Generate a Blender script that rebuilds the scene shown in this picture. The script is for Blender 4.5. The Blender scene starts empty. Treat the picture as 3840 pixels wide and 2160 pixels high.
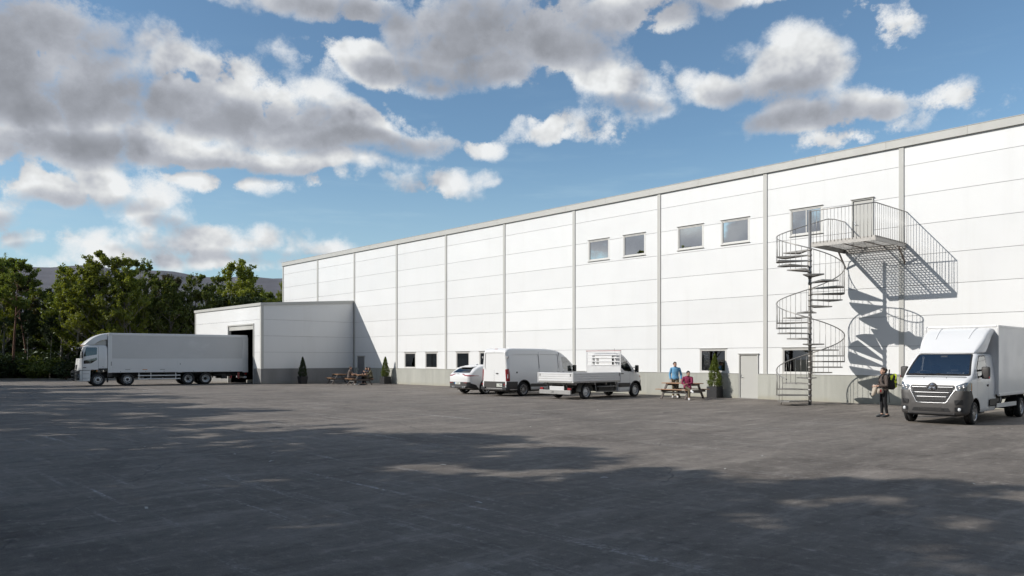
import bpy, bmesh, math, random
import numpy as np
from mathutils import Vector, Matrix, noise as mnoise
from math import radians as R, sin, cos, pi, sqrt, atan2
random.seed(7)
SC = bpy.context.scene
COL = SC.collection

# ------------------------------------------------------------------ camera
CAM_YAW = 47.375
CAMP = (0.0, -32.8, 1.85)
cam_d = bpy.data.cameras.new('camera')
cam = bpy.data.objects.new('camera', cam_d); COL.objects.link(cam)
cam.location = CAMP
cam.rotation_euler = (R(90), 0, R(CAM_YAW))
cam_d.sensor_width = 36.0
cam_d.lens = 2900 / 3840 * 36
cam_d.shift_y = (1347 - 1080) / 3840
cam_d.clip_end = 8000
cam_d.clip_start = 0.1
SC.camera = cam

# ------------------------------------------------------------------ light
SUN_L = Vector((0.4454, 0.7335, -0.5134)).normalized()      # direction the light travels
SUN_EL = math.asin(-SUN_L.z)
SUN_ROT = atan2(-SUN_L.x, -SUN_L.y) % (2 * pi)               # clockwise from +Y
sun_d = bpy.data.lights.new('sun', 'SUN')
sun_d.energy = 4.15
sun_d.angle = R(0.42)
sun_d.color = (1.0, 0.955, 0.89)
sun = bpy.data.objects.new('sun', sun_d); COL.objects.link(sun)
sun.rotation_euler = SUN_L.to_track_quat('-Z', 'Y').to_euler()
sun.location = (-30, -60, 60)

SKY_STRENGTH = 0.118
SC.view_settings.view_transform = 'Standard'
SC.view_settings.look = 'None'
SC.view_settings.gamma = 1.0
SC.view_settings.exposure = 0.0
SC.view_settings.use_curve_mapping = False
SC.cycles.use_denoising = True
try:
    SC.cycles.denoiser = 'OPENIMAGEDENOISE'
    SC.cycles.denoising_input_passes = 'RGB_ALBEDO_NORMAL'
    SC.cycles.denoising_prefilter = 'ACCURATE'
except Exception:
    pass
SC.cycles.use_adaptive_sampling = True
SC.cycles.adaptive_threshold = 0.02
SC.cycles.adaptive_min_samples = 32
SC.cycles.max_bounces = 5
SC.cycles.diffuse_bounces = 2
SC.cycles.glossy_bounces = 3
SC.cycles.transmission_bounces = 5
SC.cycles.transparent_max_bounces = 8
SC.cycles.sample_clamp_indirect = 6.0
SC.cycles.caustics_reflective = False
SC.cycles.caustics_refractive = False


class NT:
    """small helper for building node trees"""
    def __init__(s, tree):
        s.t = tree; s.n = tree.nodes; s.l = tree.links
    def put(s, sock, v):
        if isinstance(v, bpy.types.NodeSocket): s.l.new(v, sock)
        elif isinstance(v, (int, float)):
            try: sock.default_value = v
            except TypeError: sock.default_value = (v, v, v)
        else: sock.default_value = v
    def m(s, op, a, b=None, c=None, clamp=False):
        n = s.n.new('ShaderNodeMath'); n.operation = op; n.use_clamp = clamp
        s.put(n.inputs[0], a)
        if b is not None: s.put(n.inputs[1], b)
        if c is not None: s.put(n.inputs[2], c)
        return n.outputs[0]
    def v(s, op, a, b=None, c=None):
        n = s.n.new('ShaderNodeVectorMath'); n.operation = op
        s.put(n.inputs[0], a)
        if b is not None: s.put(n.inputs[1], b)
        if c is not None: s.put(n.inputs[2], c)
        return n.outputs['Value'] if op in ('DOT_PRODUCT', 'LENGTH', 'DISTANCE') else n.outputs[0]
    def xyz(s, x, y, z):
        n = s.n.new('ShaderNodeCombineXYZ')
        for i, q in enumerate((x, y, z)): s.put(n.inputs[i], q)
        return n.outputs[0]
    def sep(s, v):
        n = s.n.new('ShaderNodeSeparateXYZ'); s.put(n.inputs[0], v); return n.outputs
    def noise(s, vec, scale, detail=4, rough=.55, dist=0.0, lac=2.0):
        n = s.n.new('ShaderNodeTexNoise'); n.noise_dimensions = '3D'
        if vec is not None: s.put(n.inputs['Vector'], vec)
        n.inputs['Scale'].default_value = scale; n.inputs['Detail'].default_value = detail
        n.inputs['Roughness'].default_value = rough; n.inputs['Distortion'].default_value = dist
        n.inputs['Lacunarity'].default_value = lac
        return n.outputs['Fac']
    def voro(s, vec, scale, feat='F1', rand=1.0):
        n = s.n.new('ShaderNodeTexVoronoi'); n.feature = feat
        if vec is not None: s.put(n.inputs['Vector'], vec)
        n.inputs['Scale'].default_value = scale; n.inputs['Randomness'].default_value = rand
        return n.outputs[0]
    def ramp(s, f, a, b, lo=0.0, hi=1.0, smooth=True):
        n = s.n.new('ShaderNodeMapRange'); n.interpolation_type = 'SMOOTHSTEP' if smooth else 'LINEAR'
        s.put(n.inputs[0], f)
        for i, q in enumerate((a, b, lo, hi)): s.put(n.inputs[i + 1], q)
        return n.outputs[0]
    def mix(s, f, a, b, mode='MIX'):
        n = s.n.new('ShaderNodeMix'); n.data_type = 'RGBA'; n.blend_type = mode
        s.put(n.inputs[0], f)
        s.put(n.inputs[6], a if not isinstance(a, tuple) or len(a) == 4 else (*a, 1))
        s.put(n.inputs[7], b if not isinstance(b, tuple) or len(b) == 4 else (*b, 1))
        return n.outputs[2]
    def map(s, vec, scale=(1, 1, 1), rot=(0, 0, 0), loc=(0, 0, 0)):
        n = s.n.new('ShaderNodeMapping'); s.put(n.inputs[0], vec)
        n.inputs[1].default_value = loc; n.inputs[2].default_value = rot; n.inputs[3].default_value = scale
        return n.outputs[0]


# ------------------------------------------------------------------ sky: Nishita air with cumulus clouds, laid out by compass bearing and height
def build_world():
    w = bpy.data.worlds.new('World'); SC.world = w; w.use_nodes = True
    t = NT(w.node_tree); t.n.clear()
    out = t.n.new('ShaderNodeOutputWorld'); bg = t.n.new('ShaderNodeBackground')
    t.l.new(bg.outputs[0], out.inputs[0])
    sky = t.n.new('ShaderNodeTexSky'); sky.sky_type = 'NISHITA'; sky.sun_disc = False
    sky.sun_elevation = SUN_EL; sky.sun_rotation = SUN_ROT
    sky.air_density = 1.0; sky.dust_density = 0.4; sky.ozone_density = 1.4; sky.altitude = 50
    geo = t.n.new('ShaderNodeTexCoord')
    d = geo.outputs['Generated']
    a = R(CAM_YAW)
    sx = t.v('DOT_PRODUCT', d, (cos(a), sin(a), 0))       # bearing measured from the north-west axis of the yard
    sy = t.v('DOT_PRODUCT', d, (-sin(a), cos(a), 0))
    sz = t.v('DOT_PRODUCT', d, (0, 0, 1))
    az = t.m('ARCTAN2', sx, sy)
    hl = t.m('SQRT', t.m('ADD', t.m('MULTIPLY', sx, sx), t.m('MULTIPLY', sy, sy)))
    el = t.m('DIVIDE', sz, t.m('MAXIMUM', hl, 0.02))       # tangent of height
    p = t.xyz(az, el, 0)
    # cloud bodies: (bearing, height, half width, half height) in the photograph's 3840-pixel frame
    def conv(px, py, rx, ry):
        u = (px - 1920) / 2900; A = math.atan(u); e = (1347 - py) / 2900 * cos(A)
        return A, e, rx / 2900 * cos(A) ** 2, ry / 2900 * cos(A)
    # warp
    wn = t.n.new('ShaderNodeTexNoise'); t.l.new(d, wn.inputs['Vector'])
    wn.inputs['Scale'].default_value = 6.0; wn.inputs['Detail'].default_value = 2.0
    wv = t.v('MULTIPLY', t.v('SUBTRACT', wn.outputs['Color'], (.5, .5, .5)), (.10, .06, 0))
    pw = t.v('ADD', p, wv)
    def field(lst, k):
        f = None
        for (px, py, rx, ry) in lst:
            A, e, wx, wy = conv(px, py, rx * 1.22, ry * 1.22)
            w = min(1.0, max(.50, sqrt(wx * wy) / .062))
            q = t.v('MULTIPLY_ADD', pw, (1 / wx, 1 / wy, 0), (-A / wx, -e / wy, 0))
            r = t.m('MULTIPLY_ADD', t.v('DOT_PRODUCT', q, q), -w, w)
            f = r if f is None else t.m('SMOOTH_MAX', f, r, k)
        return t.m('MAXIMUM', f, -1.3)
    body = field(CLOUDS, .25)
    # elsewhere in the sky the same kind of cloud, placed by low-frequency noise
    gsph = t.v('MULTIPLY_ADD', d, (1, 1, 1.7), (3.1, 1.7, .4))
    low = t.noise(gsph, 2.6, 2, .5)
    elsewhere = t.m('SUBTRACT', t.ramp(low, .32, .58, -.6, .9, smooth=False), t.ramp(el, .6, 2.2, 0, 1.1))     # more blue overhead than towards the horizon
    off = t.m('MAXIMUM', t.ramp(t.m('ABSOLUTE', az), .66, .86), t.ramp(el, .56, .8))
    mixn = t.n.new('ShaderNodeMix'); t.put(mixn.inputs[0], off); t.put(mixn.inputs[2], body); t.put(mixn.inputs[3], elsewhere)
    cov = mixn.outputs[0]
    dn = t.v('MULTIPLY', d, (1, 1, 1.15))
    n1 = t.noise(dn, 13.0, 8, .64)
    n3 = t.noise(dn, 13.0, 4, .55)
    n2 = t.noise(t.v('ADD', dn, (-0.012, -0.010, 0.024)), 13.0, 4, .55)
    rg = t.noise(dn, 15.0, 3, .5); nd = rg.node; nd.noise_type = 'RIDGED_MULTIFRACTAL'; nd.normalize = False
    nd.inputs['Offset'].default_value = 1.0; nd.inputs['Gain'].default_value = 1.2
    bil = t.m('SUBTRACT', .55, rg)
    c1 = t.m('ADD', t.m('SUBTRACT', n1, .5), t.m('MULTIPLY', bil, BIL))
    dens = t.m('ADD', t.m('ADD', cov, .16), t.m('MULTIPLY', c1, 3.2))
    hiA = t.ramp(n3, .35, .62, .30, 1.05)
    alpha = t.ramp(dens, 0.0, hiA)
    # light: white where the cloud faces the sun, grey underneath and inside
    darkf = field(SHADES, .3)
    mx2 = t.n.new('ShaderNodeMix'); t.put(mx2.inputs[0], off); t.put(mx2.inputs[2], darkf); t.put(mx2.inputs[3], t.m('SUBTRACT', elsewhere, .25))
    darkm = t.ramp(t.m('ADD', mx2.outputs[0], t.m('MULTIPLY', t.m('SUBTRACT', n3, .5), .9)), -.4, .9)
    relief = t.m('MULTIPLY', t.m('SUBTRACT', n3, n2), 1.75)
    thick = t.ramp(dens, .1, 1.3, .0, .16)
    lit = t.m('SUBTRACT', .86, thick)
    lit = t.m('ADD', lit, t.m('MULTIPLY', relief, t.ramp(darkm, 0, 1, 1.0, .25)))
    lit = t.m('SUBTRACT', lit, t.m('MULTIPLY', darkm, .37))
    lit = t.m('MINIMUM', t.m('MAXIMUM', lit, .26), .90)
    ccol = t.mix(t.ramp(lit, .42, .82), (.88, .93, 1.04), (.955, .975, .985))
    cl = t.v('SCALE', ccol, None); sc = cl.node; t.put(sc.inputs['Scale'], lit)
    air = t.v('SCALE', t.mix(1.0, sky.outputs[0], SKY_TINT, 'MULTIPLY'), None); t.put(air.node.inputs['Scale'], SKY_STRENGTH)
    hz = t.ramp(el, .0, .29, 1.25, 0.0)
    wisp = t.ramp(t.noise(t.v('MULTIPLY', d, (2.2, 2.2, 16)), 3.2, 4, .6), .50, .78, 0, .22)
    wisp = t.m('MULTIPLY', wisp, t.ramp(el, .45, .12))
    air2 = t.mix(t.m('ADD', t.m('MULTIPLY', hz, .55), wisp), air, (.44, .62, .74))
    fin = t.mix(alpha, air2, cl)
    low_mask = t.ramp(sz, -.02, .0)
    t.l.new(t.mix(low_mask, (.10, .10, .10), fin), bg.inputs[0])
    bg.inputs[1].default_value = 1.0
    w.cycles.sampling_method = 'MANUAL'; w.cycles.sample_map_resolution = 512

BIL = .14
SKY_TINT = (.88, 1.03, 1.07)
CLOUDS = [
    (110, 150, 380, 240), (120, 430, 620, 230), (640, 240, 200, 115), (880, 320, 230, 110), (900, 450, 560, 150), (1250, 480, 420, 110), (1530, 530, 250, 70),
    (1150, 370, 170, 70), (640, 560, 520, 70), (1150, 610, 430, 50), (300, 540, 500, 80),
    (1200, 10, 330, 60), (1430, 220, 300, 110), (1850, 130, 480, 180), (2230, 50, 400, 90), (2650, 0, 330, 45), (1650, 300, 200, 40),
    (2320, 320, 175, 110), (2480, 290, 80, 70), (2110, 500, 210, 70), (2250, 465, 95, 55), (2950, 250, 240, 140), (2680, 330, 160, 75), (3050, 420, 290, 70), (3370, 430, 165, 70), (3130, 520, 150, 45),
    (3370, 90, 125, 120), (3250, 20, 120, 60), (3650, 345, 140, 62), (3520, 400, 90, 48),
    (1190, 680, 50, 42), (1330, 685, 105, 46), (1680, 690, 155, 50), (1520, 680, 40, 20), (1815, 565, 90, 40), (1850, 700, 60, 18),
    (120, 640, 190, 65), (350, 710, 330, 75), (560, 770, 170, 90), (0, 800, 150, 70), (100, 900, 120, 35), (830, 690, 240, 35),
    (330, 915, 150, 50), (600, 930, 180, 50), (820, 915, 230, 65), (980, 895, 190, 60), (1150, 930, 200, 45), (230, 985, 100, 40), (700, 975, 450, 34),
]
SHADES = [
    (60, 150, 420, 200), (150, 330, 480, 120), (700, 420, 380, 80), (1000, 450, 300, 60), (1350, 545, 380, 55), (300, 560, 300, 60), (850, 640, 420, 35), (0, 560, 300, 50),
    (1950, 130, 480, 130), (1700, 260, 380, 60), (1350, 50, 330, 50), (2450, 50, 260, 50),
    (2950, 450, 300, 50), (2870, 360, 210, 70), (3250, 440, 210, 40), (300, 770, 260, 40), (620, 850, 110, 30), (40, 840, 130, 50), (950, 965, 380, 22), (100, 930, 100, 15),
    (2340, 400, 110, 25),
]
build_world()

# ------------------------------------------------------------------ helpers
class MB:
    """collects faces; build() links them as ONE mesh object"""
    def __init__(s): s.v = []; s.f = []; s.s = []
    def add(s, vs, fs, smooth=False):
        o = len(s.v); s.v += [tuple(q) for q in vs]
        s.f += [tuple(i + o for i in f) for f in fs]; s.s += [smooth] * len(fs); return s
    def box(s, x0, x1, y0, y1, z0, z1, M=None):
        vs = [Vector((x, y, z)) for x in (x0, x1) for y in (y0, y1) for z in (z0, z1)]
        if M is not None: vs = [M @ q for q in vs]
        return s.add(vs, [(0, 1, 3, 2), (4, 6, 7, 5), (0, 4, 5, 1), (2, 3, 7, 6), (0, 2, 6, 4), (1, 5, 7, 3)])
    def bbox(s, x0, x1, y0, y1, z0, z1, b=.01, M=None):
        """box with chamfered edges"""
        b = min(b, abs(x1 - x0) * .45, abs(y1 - y0) * .45, abs(z1 - z0) * .45)
        bm = bmesh.new(); bmesh.ops.create_cube(bm, size=1)
        for q in bm.verts: q.co = Vector(((x0 + x1) / 2 + q.co.x * (x1 - x0), (y0 + y1) / 2 + q.co.y * (y1 - y0), (z0 + z1) / 2 + q.co.z * (z1 - z0)))
        bmesh.ops.bevel(bm, geom=bm.edges[:], offset=b, segments=2, affect='EDGES', profile=.6)
        s.bm(bm, M); return s
    def bm(s, bm, M=None, smooth=False):
        bm.verts.index_update()
        s.add([(M @ q.co if M is not None else q.co.copy()) for q in bm.verts], [[q.index for q in f.verts] for f in bm.faces], smooth)
        bm.free(); return s
    def bar(s, p0, p1, w, h, up=(0, 0, 1)):
        """rectangular bar between two points"""
        p0 = Vector(p0); p1 = Vector(p1); z = (p1 - p0); L = z.length; z.normalize()
        u = Vector(up); x = u.cross(z)
        if x.length < 1e-4: x = Vector((1, 0, 0)).cross(z)
        x.normalize(); y = z.cross(x)
        M = Matrix((x, y, z)).transposed().to_4x4(); M.translation = p0
        return s.box(-w / 2, w / 2, -h / 2, h / 2, 0, L, M)
    def tube(s, pts, r, n=8, caps=True, closed=False):
        pts = [Vector(q) for q in pts]; N = len(pts)
        rr = r if isinstance(r, (list, tuple)) else [r] * N
        rings = []; ref = None
        for i, q in enumerate(pts):
            if closed: tg = pts[(i + 1) % N] - pts[i - 1]
            else: tg = pts[min(i + 1, N - 1)] - pts[max(i - 1, 0)]
            if tg.length < 1e-9: tg = Vector((0, 0, 1))
            tg.normalize()
            if ref is None:
                ref = tg.orthogonal().normalized()
            ref = (ref - tg * ref.dot(tg))
            if ref.length < 1e-6: ref = tg.orthogonal()
            ref.normalize(); bi = tg.cross(ref)
            rings.append([q + (ref * cos(2 * pi * k / n) + bi * sin(2 * pi * k / n)) * rr[i] for k in range(n)])
        vs = [q for g in rings for q in g]; fs = []
        for i in range(N if closed else N - 1):
            j = (i + 1) % N
            for k in range(n):
                fs.append((i * n + k, i * n + (k + 1) % n, j * n + (k + 1) % n, j * n + k))
        s.add(vs, fs, True)
        if caps and not closed:
            o = len(s.v) - len(vs)
            s.f.append(tuple(o + k for k in reversed(range(n)))); s.s.append(False)
            s.f.append(tuple(o + (N - 1) * n + k for k in range(n))); s.s.append(False)
        return s
    def cyl(s, p0, p1, r, n=16, r1=None): return s.tube([p0, p1], [r, r if r1 is None else r1], n)
    def lathe(s, prof, n=24, M=None, smooth=True):
        """profile of (radius, height) turned about local z"""
        vs = []; fs = []
        for (r, z) in prof:
            for k in range(n):
                q = Vector((r * cos(2 * pi * k / n), r * sin(2 * pi * k / n), z)); vs.append(M @ q if M is not None else q)
        for i in range(len(prof) - 1):
            for k in range(n):
                fs.append((i * n + k, i * n + (k + 1) % n, (i + 1) * n + (k + 1) % n, (i + 1) * n + k))
        return s.add(vs, fs, smooth)
    def prism(s, poly, axis, a, b, M=None):
        """polygon in the two other axes, extruded along axis from a to b"""
        n = len(poly)
        def P(q, t):
            r = {'x': (t, q[0], q[1]), 'y': (q[0], t, q[1]), 'z': (q[0], q[1], t)}[axis]
            return M @ Vector(r) if M is not None else Vector(r)
        vs = [P(q, a) for q in poly] + [P(q, b) for q in poly]
        fs = [tuple(range(n)), tuple(reversed(range(n, 2 * n)))] + [(i, i + n, (i + 1) % n + n, (i + 1) % n) for i in range(n)]
        return s.add(vs, fs)
    def build(s, name, mat, parent=None, org=None, smooth=None, angle=None, bevel=0, sub=0, mats=None):
        me = bpy.data.meshes.new(name)
        vs = s.v if org is None else [(q[0] - org[0], q[1] - org[1], q[2] - org[2]) for q in s.v]
        me.from_pydata(vs, [], s.f); me.validate()
        if smooth is None:
            if len(me.polygons) == len(s.s): me.polygons.foreach_set('use_smooth', s.s)
        else: me.polygons.foreach_set('use_smooth', [smooth] * len(me.polygons))
        return link(name, me, mat, parent, angle, bevel, sub)


def link(name, me, mat, parent=None, angle=None, bevel=0, sub=0):
    bm = bmesh.new(); bm.from_mesh(me); bmesh.ops.recalc_face_normals(bm, faces=bm.faces)
    if angle is not None:
        for f in bm.faces: f.smooth = True
        for e in bm.edges:
            if len(e.link_faces) == 2 and e.calc_face_angle(0) > R(angle): e.smooth = False
    bm.to_mesh(me); bm.free()
    o = bpy.data.objects.new(name, me); COL.objects.link(o)
    for m in (mat if isinstance(mat, (list, tuple)) else [mat]): me.materials.append(m)
    if parent: o.parent = parent
    if bevel:
        md = o.modifiers.new('bevel', 'BEVEL'); md.width = bevel; md.segments = 2; md.limit_method = 'ANGLE'; md.angle_limit = R(40)
    if sub:
        md = o.modifiers.new('sub', 'SUBSURF'); md.levels = sub; md.render_levels = sub
    return o


def tag(o, label=None, cat=None, group=None, kind=None):
    if label: o['label'] = label
    if cat: o['category'] = cat
    if group: o['group'] = group
    if kind: o['kind'] = kind
    return o


def thing(name, label, cat, loc=(0, 0, 0), rz=0.0, group=None):
    o = bpy.data.objects.new(name, None); COL.objects.link(o)
    o.location = loc; o.rotation_euler = (0, 0, rz); o.empty_display_size = .3
    return tag(o, label, cat, group)


def copy_tree(o, parent=None):
    c = o.copy(); COL.objects.link(c); c.parent = parent
    for ch in o.children: copy_tree(ch, c)
    return c


def proj_pt(px, py, y=None, x=None, z=None):
    """where the sight line of a photograph pixel meets a plane of the yard (used once, to survey positions)"""
    a = R(CAM_YAW); u = (px - 1920) / 2900; v = (1347 - py) / 2900
    r = Vector((u * cos(a) - sin(a), u * sin(a) + cos(a), v)); C = Vector(CAMP)
    if y is not None: t = (y - C.y) / r.y
    elif x is not None: t = (x - C.x) / r.x
    else: t = ((z or 0) - C.z) / r.z
    return C + r * t


# ------------------------------------------------------------------ materials
MATS = {}
def mat(name, col=(.5, .5, .5), rough=.5, metal=0.0, var=0.0, vscale=3.0, bump=0.0, bscale=40.0, coat=0.0, stretch=(1, 1, 1), spec=.5, emit=None, dirt=None, trans=0.0, obj=True):
    """principled material with procedural tone variation, fine relief and optional dirt (colour, amount, scale)"""
    m = bpy.data.materials.new(name); m.use_nodes = True; MATS[name] = m
    t = NT(m.node_tree); b = t.n['Principled BSDF']
    c = t.n.new('ShaderNodeTexCoord').outputs['Object']
    b.inputs['Roughness'].default_value = rough; b.inputs['Metallic'].default_value = metal
    b.inputs['Coat Weight'].default_value = coat; b.inputs['Coat Roughness'].default_value = .06
    b.inputs['Specular IOR Level'].default_value = spec
    b.inputs['Transmission Weight'].default_value = trans
    col_s = (*col, 1)
    if var or stretch != (1, 1, 1):
        cc = t.map(c, stretch)
        f = t.noise(cc, vscale, 6, .6)
        f = t.ramp(f, .25, .75, 1 - var, 1 + var, smooth=False)
        col_s = t.v('SCALE', (*col,), None); t.put(col_s.node.inputs['Scale'], f)
    if dirt:
        dc, amt, dsc = dirt[:3]; st = dirt[3] if len(dirt) > 3 else (1, 1, 1)
        f = t.ramp(t.noise(t.map(c, st), dsc, 8, .65, .4), .5, .78, 0, amt)
        col_s = t.mix(f, col_s, (*dc, 1))
    if name in ('panel_white', 'top_plank'):
        k = t.ramp(t.n.new('ShaderNodeObjectInfo').outputs['Random'], 0, 1, .965, 1.02, smooth=False)
        col_s = t.v('SCALE', col_s, None); t.put(col_s.node.inputs['Scale'], k)
    t.put(b.inputs['Base Color'], col_s)
    if var:
        t.put(b.inputs['Roughness'], t.ramp(t.noise(c, vscale * 2.3, 3), .3, .7, max(0, rough - .08), min(1, rough + .1)))
    if bump:
        bp = t.n.new('ShaderNodeBump'); bp.inputs['Strength'].default_value = bump; bp.inputs['Distance'].default_value = .02
        t.put(bp.inputs['Height'], t.noise(c, bscale, 6, .6)); t.l.new(bp.outputs[0], b.inputs['Normal'])
    if emit:
        b.inputs['Emission Color'].default_value = (*emit[0], 1); b.inputs['Emission Strength'].default_value = emit[1]
    return m


mat('panel_white', (.775, .778, .772), .42, var=.012, vscale=.35, bump=.02, bscale=6, dirt=((.62, .61, .575), .19, 1.3, (1, 1, .10)))
mat('panel_back', (.34, .34, .335), .8)
mat('trim_beige', (.50, .495, .465), .5, var=.03, vscale=1.0)
mat('window_frame', (.68, .67, .64), .4, var=.02)
mat('frame_shadow_gap', (.05, .05, .05), .7)
mat('flashing', (.40, .39, .365), .45, var=.05, vscale=2)
mat('door_grey', (.47, .465, .43), .45, var=.02)
mat('door_dark', (.20, .20, .21), .5, var=.03)
mat('steel_galv', (.36, .345, .325), .42, metal=.65, var=.12, vscale=9)
mat('steel_brown', (.20, .16, .135), .6, metal=.3, var=.15, vscale=8)
mat('handle_metal', (.55, .55, .55), .3, metal=.9)
mat('roof_felt', (.12, .12, .12), .9, var=.1)
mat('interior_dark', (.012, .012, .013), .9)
mat('interior_mid', (.24, .235, .23), .9, var=.1)
mat('curtain', (.45, .44, .42), .9)
mat('paint_white', (.77, .77, .765), .35, coat=.35)
mat('paint_box', (.76, .76, .755), .40, coat=.1, var=.015, vscale=.8, dirt=((.60, .60, .585), .22, .9, (1, 1, .25)))
mat('box_grey', (.64, .638, .63), .40, var=.04, vscale=.6, dirt=((.76, .76, .755), .85, .55, (.7, 1, 1.1)))
mat('plastic_black', (.022, .022, .024), .5, bump=.05, bscale=120)
mat('plastic_grey', (.055, .051, .049), .55, bump=.05, bscale=150, var=.05)
mat('rubber', (.018, .018, .019), .75, var=.15, vscale=20)
mat('gap_black', (.01, .01, .011), .7)
mat('alloy', (.55, .55, .56), .28, metal=.85)
mat('steel_wheel', (.62, .62, .62), .4, metal=.3, var=.05)
mat('chrome', (.50, .50, .51), .32, metal=1.0)
mat('lens_red', (.28, .012, .018), .15, coat=1.0)
mat('lens_clear', (.70, .72, .74), .12, coat=1.0)
mat('lens_orange', (.65, .22, .03), .2, coat=.8)
mat('headlamp_glass', (.20, .215, .23), .08, metal=.6, coat=1.0)
mat('plate_white', (.72, .74, .68), .4)
mat('plate_blue', (.02, .22, .55), .4)
mat('letter_dark', (.03, .035, .03), .5)
mat('letter_red', (.45, .03, .03), .5)
mat('chassis', (.045, .042, .040), .65, var=.2, vscale=6)
mat('chassis_light', (.36, .355, .345), .5, metal=.3, var=.1, vscale=5)
mat('alu_side', (.70, .70, .70), .36, metal=.15, var=.03, vscale=2)
mat('seat_fabric', (.045, .045, .05), .9)
mat('dash', (.22, .23, .235), .7)
mat('cab_trim', (.48, .48, .47), .8)
mat('wood_top', (.34, .19, .105), .55, var=.18, vscale=4, stretch=(1, 9, 9), bump=.1, bscale=30)
mat('wood_frame', (.115, .095, .085), .7, var=.2, vscale=6, bump=.1, bscale=40)
mat('planter_black', (.022, .022, .024), .55, var=.2, vscale=4)
mat('soil', (.05, .035, .025), .95, bump=.5, bscale=30)
mat('bark', (.085, .062, .048), .9, var=.3, vscale=5, bump=.5, bscale=14, stretch=(1, 1, .25))
mat('bark_pine', (.16, .085, .055), .9, var=.3, vscale=5, bump=.5, bscale=14, stretch=(1, 1, .25))
mat('bark_pale', (.24, .22, .19), .85, var=.3, vscale=4, bump=.4, bscale=14, stretch=(1, 1, .35))
mat('skin', (.56, .34, .25), .5, var=.04, vscale=10)
mat('hair_brown', (.045, .024, .015), .55, var=.2, vscale=30, bump=.3, bscale=60)
mat('hair_dark', (.02, .014, .012), .5, var=.2, vscale=30, bump=.3, bscale=60)
mat('cloth_blue', (.13, .33, .53), .85, var=.06, vscale=14, bump=.25, bscale=26)
mat('cloth_burgundy', (.22, .022, .07), .85, var=.08, vscale=14, bump=.25, bscale=26)
mat('cloth_khaki', (.165, .135, .085), .85, var=.08, vscale=14, bump=.25, bscale=26)
mat('cloth_black', (.009, .009, .011), .8, var=.1, vscale=14, bump=.2, bscale=26)
mat('cloth_taupe', (.105, .082, .072), .9, var=.08, vscale=14, bump=.25, bscale=26)
mat('cloth_olive', (.10, .09, .055), .9, var=.08, vscale=14, bump=.25, bscale=26)
mat('cloth_navy', (.02, .024, .036), .85, var=.1, vscale=14, bump=.25, bscale=26)
mat('cloth_cream', (.46, .40, .33), .9, var=.06, vscale=14, bump=.3, bscale=20)
mat('shoe_white', (.74, .74, .74), .6)
mat('shoe_dark', (.05, .055, .06), .6)
mat('pack_lime', (.50, .62, .02), .7, var=.05)
mat('eye_white', (.8, .8, .8), .3)
mat('lip', (.42, .16, .13), .5)


def glass_mat(name, tint, refl, rough=.01, alpha=.0):
    """coated glazing: part mirror, part see-through, part dark body"""
    m = bpy.data.materials.new(name); m.use_nodes = True; MATS[name] = m
    t = NT(m.node_tree); t.n.clear()
    out = t.n.new('ShaderNodeOutputMaterial')
    g = t.n.new('ShaderNodeBsdfGlossy'); g.inputs['Roughness'].default_value = rough; g.inputs['Color'].default_value = (.95, .97, .98, 1)
    tr = t.n.new('ShaderNodeBsdfTransparent'); tr.inputs[0].default_value = (*tint, 1)
    lw = t.n.new('ShaderNodeLayerWeight'); lw.inputs[0].default_value = .35
    f = t.ramp(lw.outputs['Fresnel'], 0, 1, refl, 1.0, smooth=False)
    mx = t.n.new('ShaderNodeMixShader'); t.l.new(f, mx.inputs[0]); t.l.new(tr.outputs[0], mx.inputs[1]); t.l.new(g.outputs[0], mx.inputs[2])
    t.l.new(mx.outputs[0], out.inputs[0])
    return m
glass_mat('glass_mirror', (.10, .12, .13), .58)
glass_mat('glass_window', (.55, .57, .57), .08)
glass_mat('glass_car', (.86, .90, .89), .24)
glass_mat('glass_dark', (.10, .11, .12), .09)


def concrete_mat(name, col, agg):
    m = bpy.data.materials.new(name); m.use_nodes = True; MATS[name] = m
    t = NT(m.node_tree); b = t.n['Principled BSDF']; b.inputs['Roughness'].default_value = .85
    c = t.n.new('ShaderNodeTexCoord').outputs['Object']
    f1 = t.noise(t.map(c, (1, 1, .25)), .9, 7, .62)
    f2 = t.noise(t.map(c, (1.6, 1.6, .10)), 2.4, 6, .6)
    f3 = t.noise(c, 60, 3, .7)
    base = t.mix(t.ramp(f1, .3, .7), tuple(q * .86 for q in col), tuple(q * 1.08 for q in col))
    base = t.mix(t.ramp(f2, .52, .75, 0, .35), base, tuple(q * .62 for q in col))
    z = t.sep(c)[2]
    foot = t.m('MULTIPLY', t.ramp(z, .28, .0), t.ramp(f1, .35, .6, .1, .55))
    base = t.mix(foot, base, (col[0] * .85, col[1] * .78, col[2] * .62))
    base = t.mix(t.ramp(f3, .45, .7, 0, agg), base, tuple(q * .45 for q in col))
    t.put(b.inputs['Base Color'], base)
    bp = t.n.new('ShaderNodeBump'); bp.inputs['Strength'].default_value = .5 + agg; bp.inputs['Distance'].default_value = .02
    pits = t.ramp(t.voro(c, 26), .0, .18)
    t.put(bp.inputs['Height'], t.m('ADD', t.noise(c, 22, 7, .7), t.m('MULTIPLY', pits, .5))); t.l.new(bp.outputs[0], b.inputs['Normal'])
concrete_mat('concrete_plinth', (.44, .44, .395), .12)
concrete_mat('concrete_aggregate', (.27, .265, .26), .55)
concrete_mat('kerb_concrete', (.33, .32, .30), .3)


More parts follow.
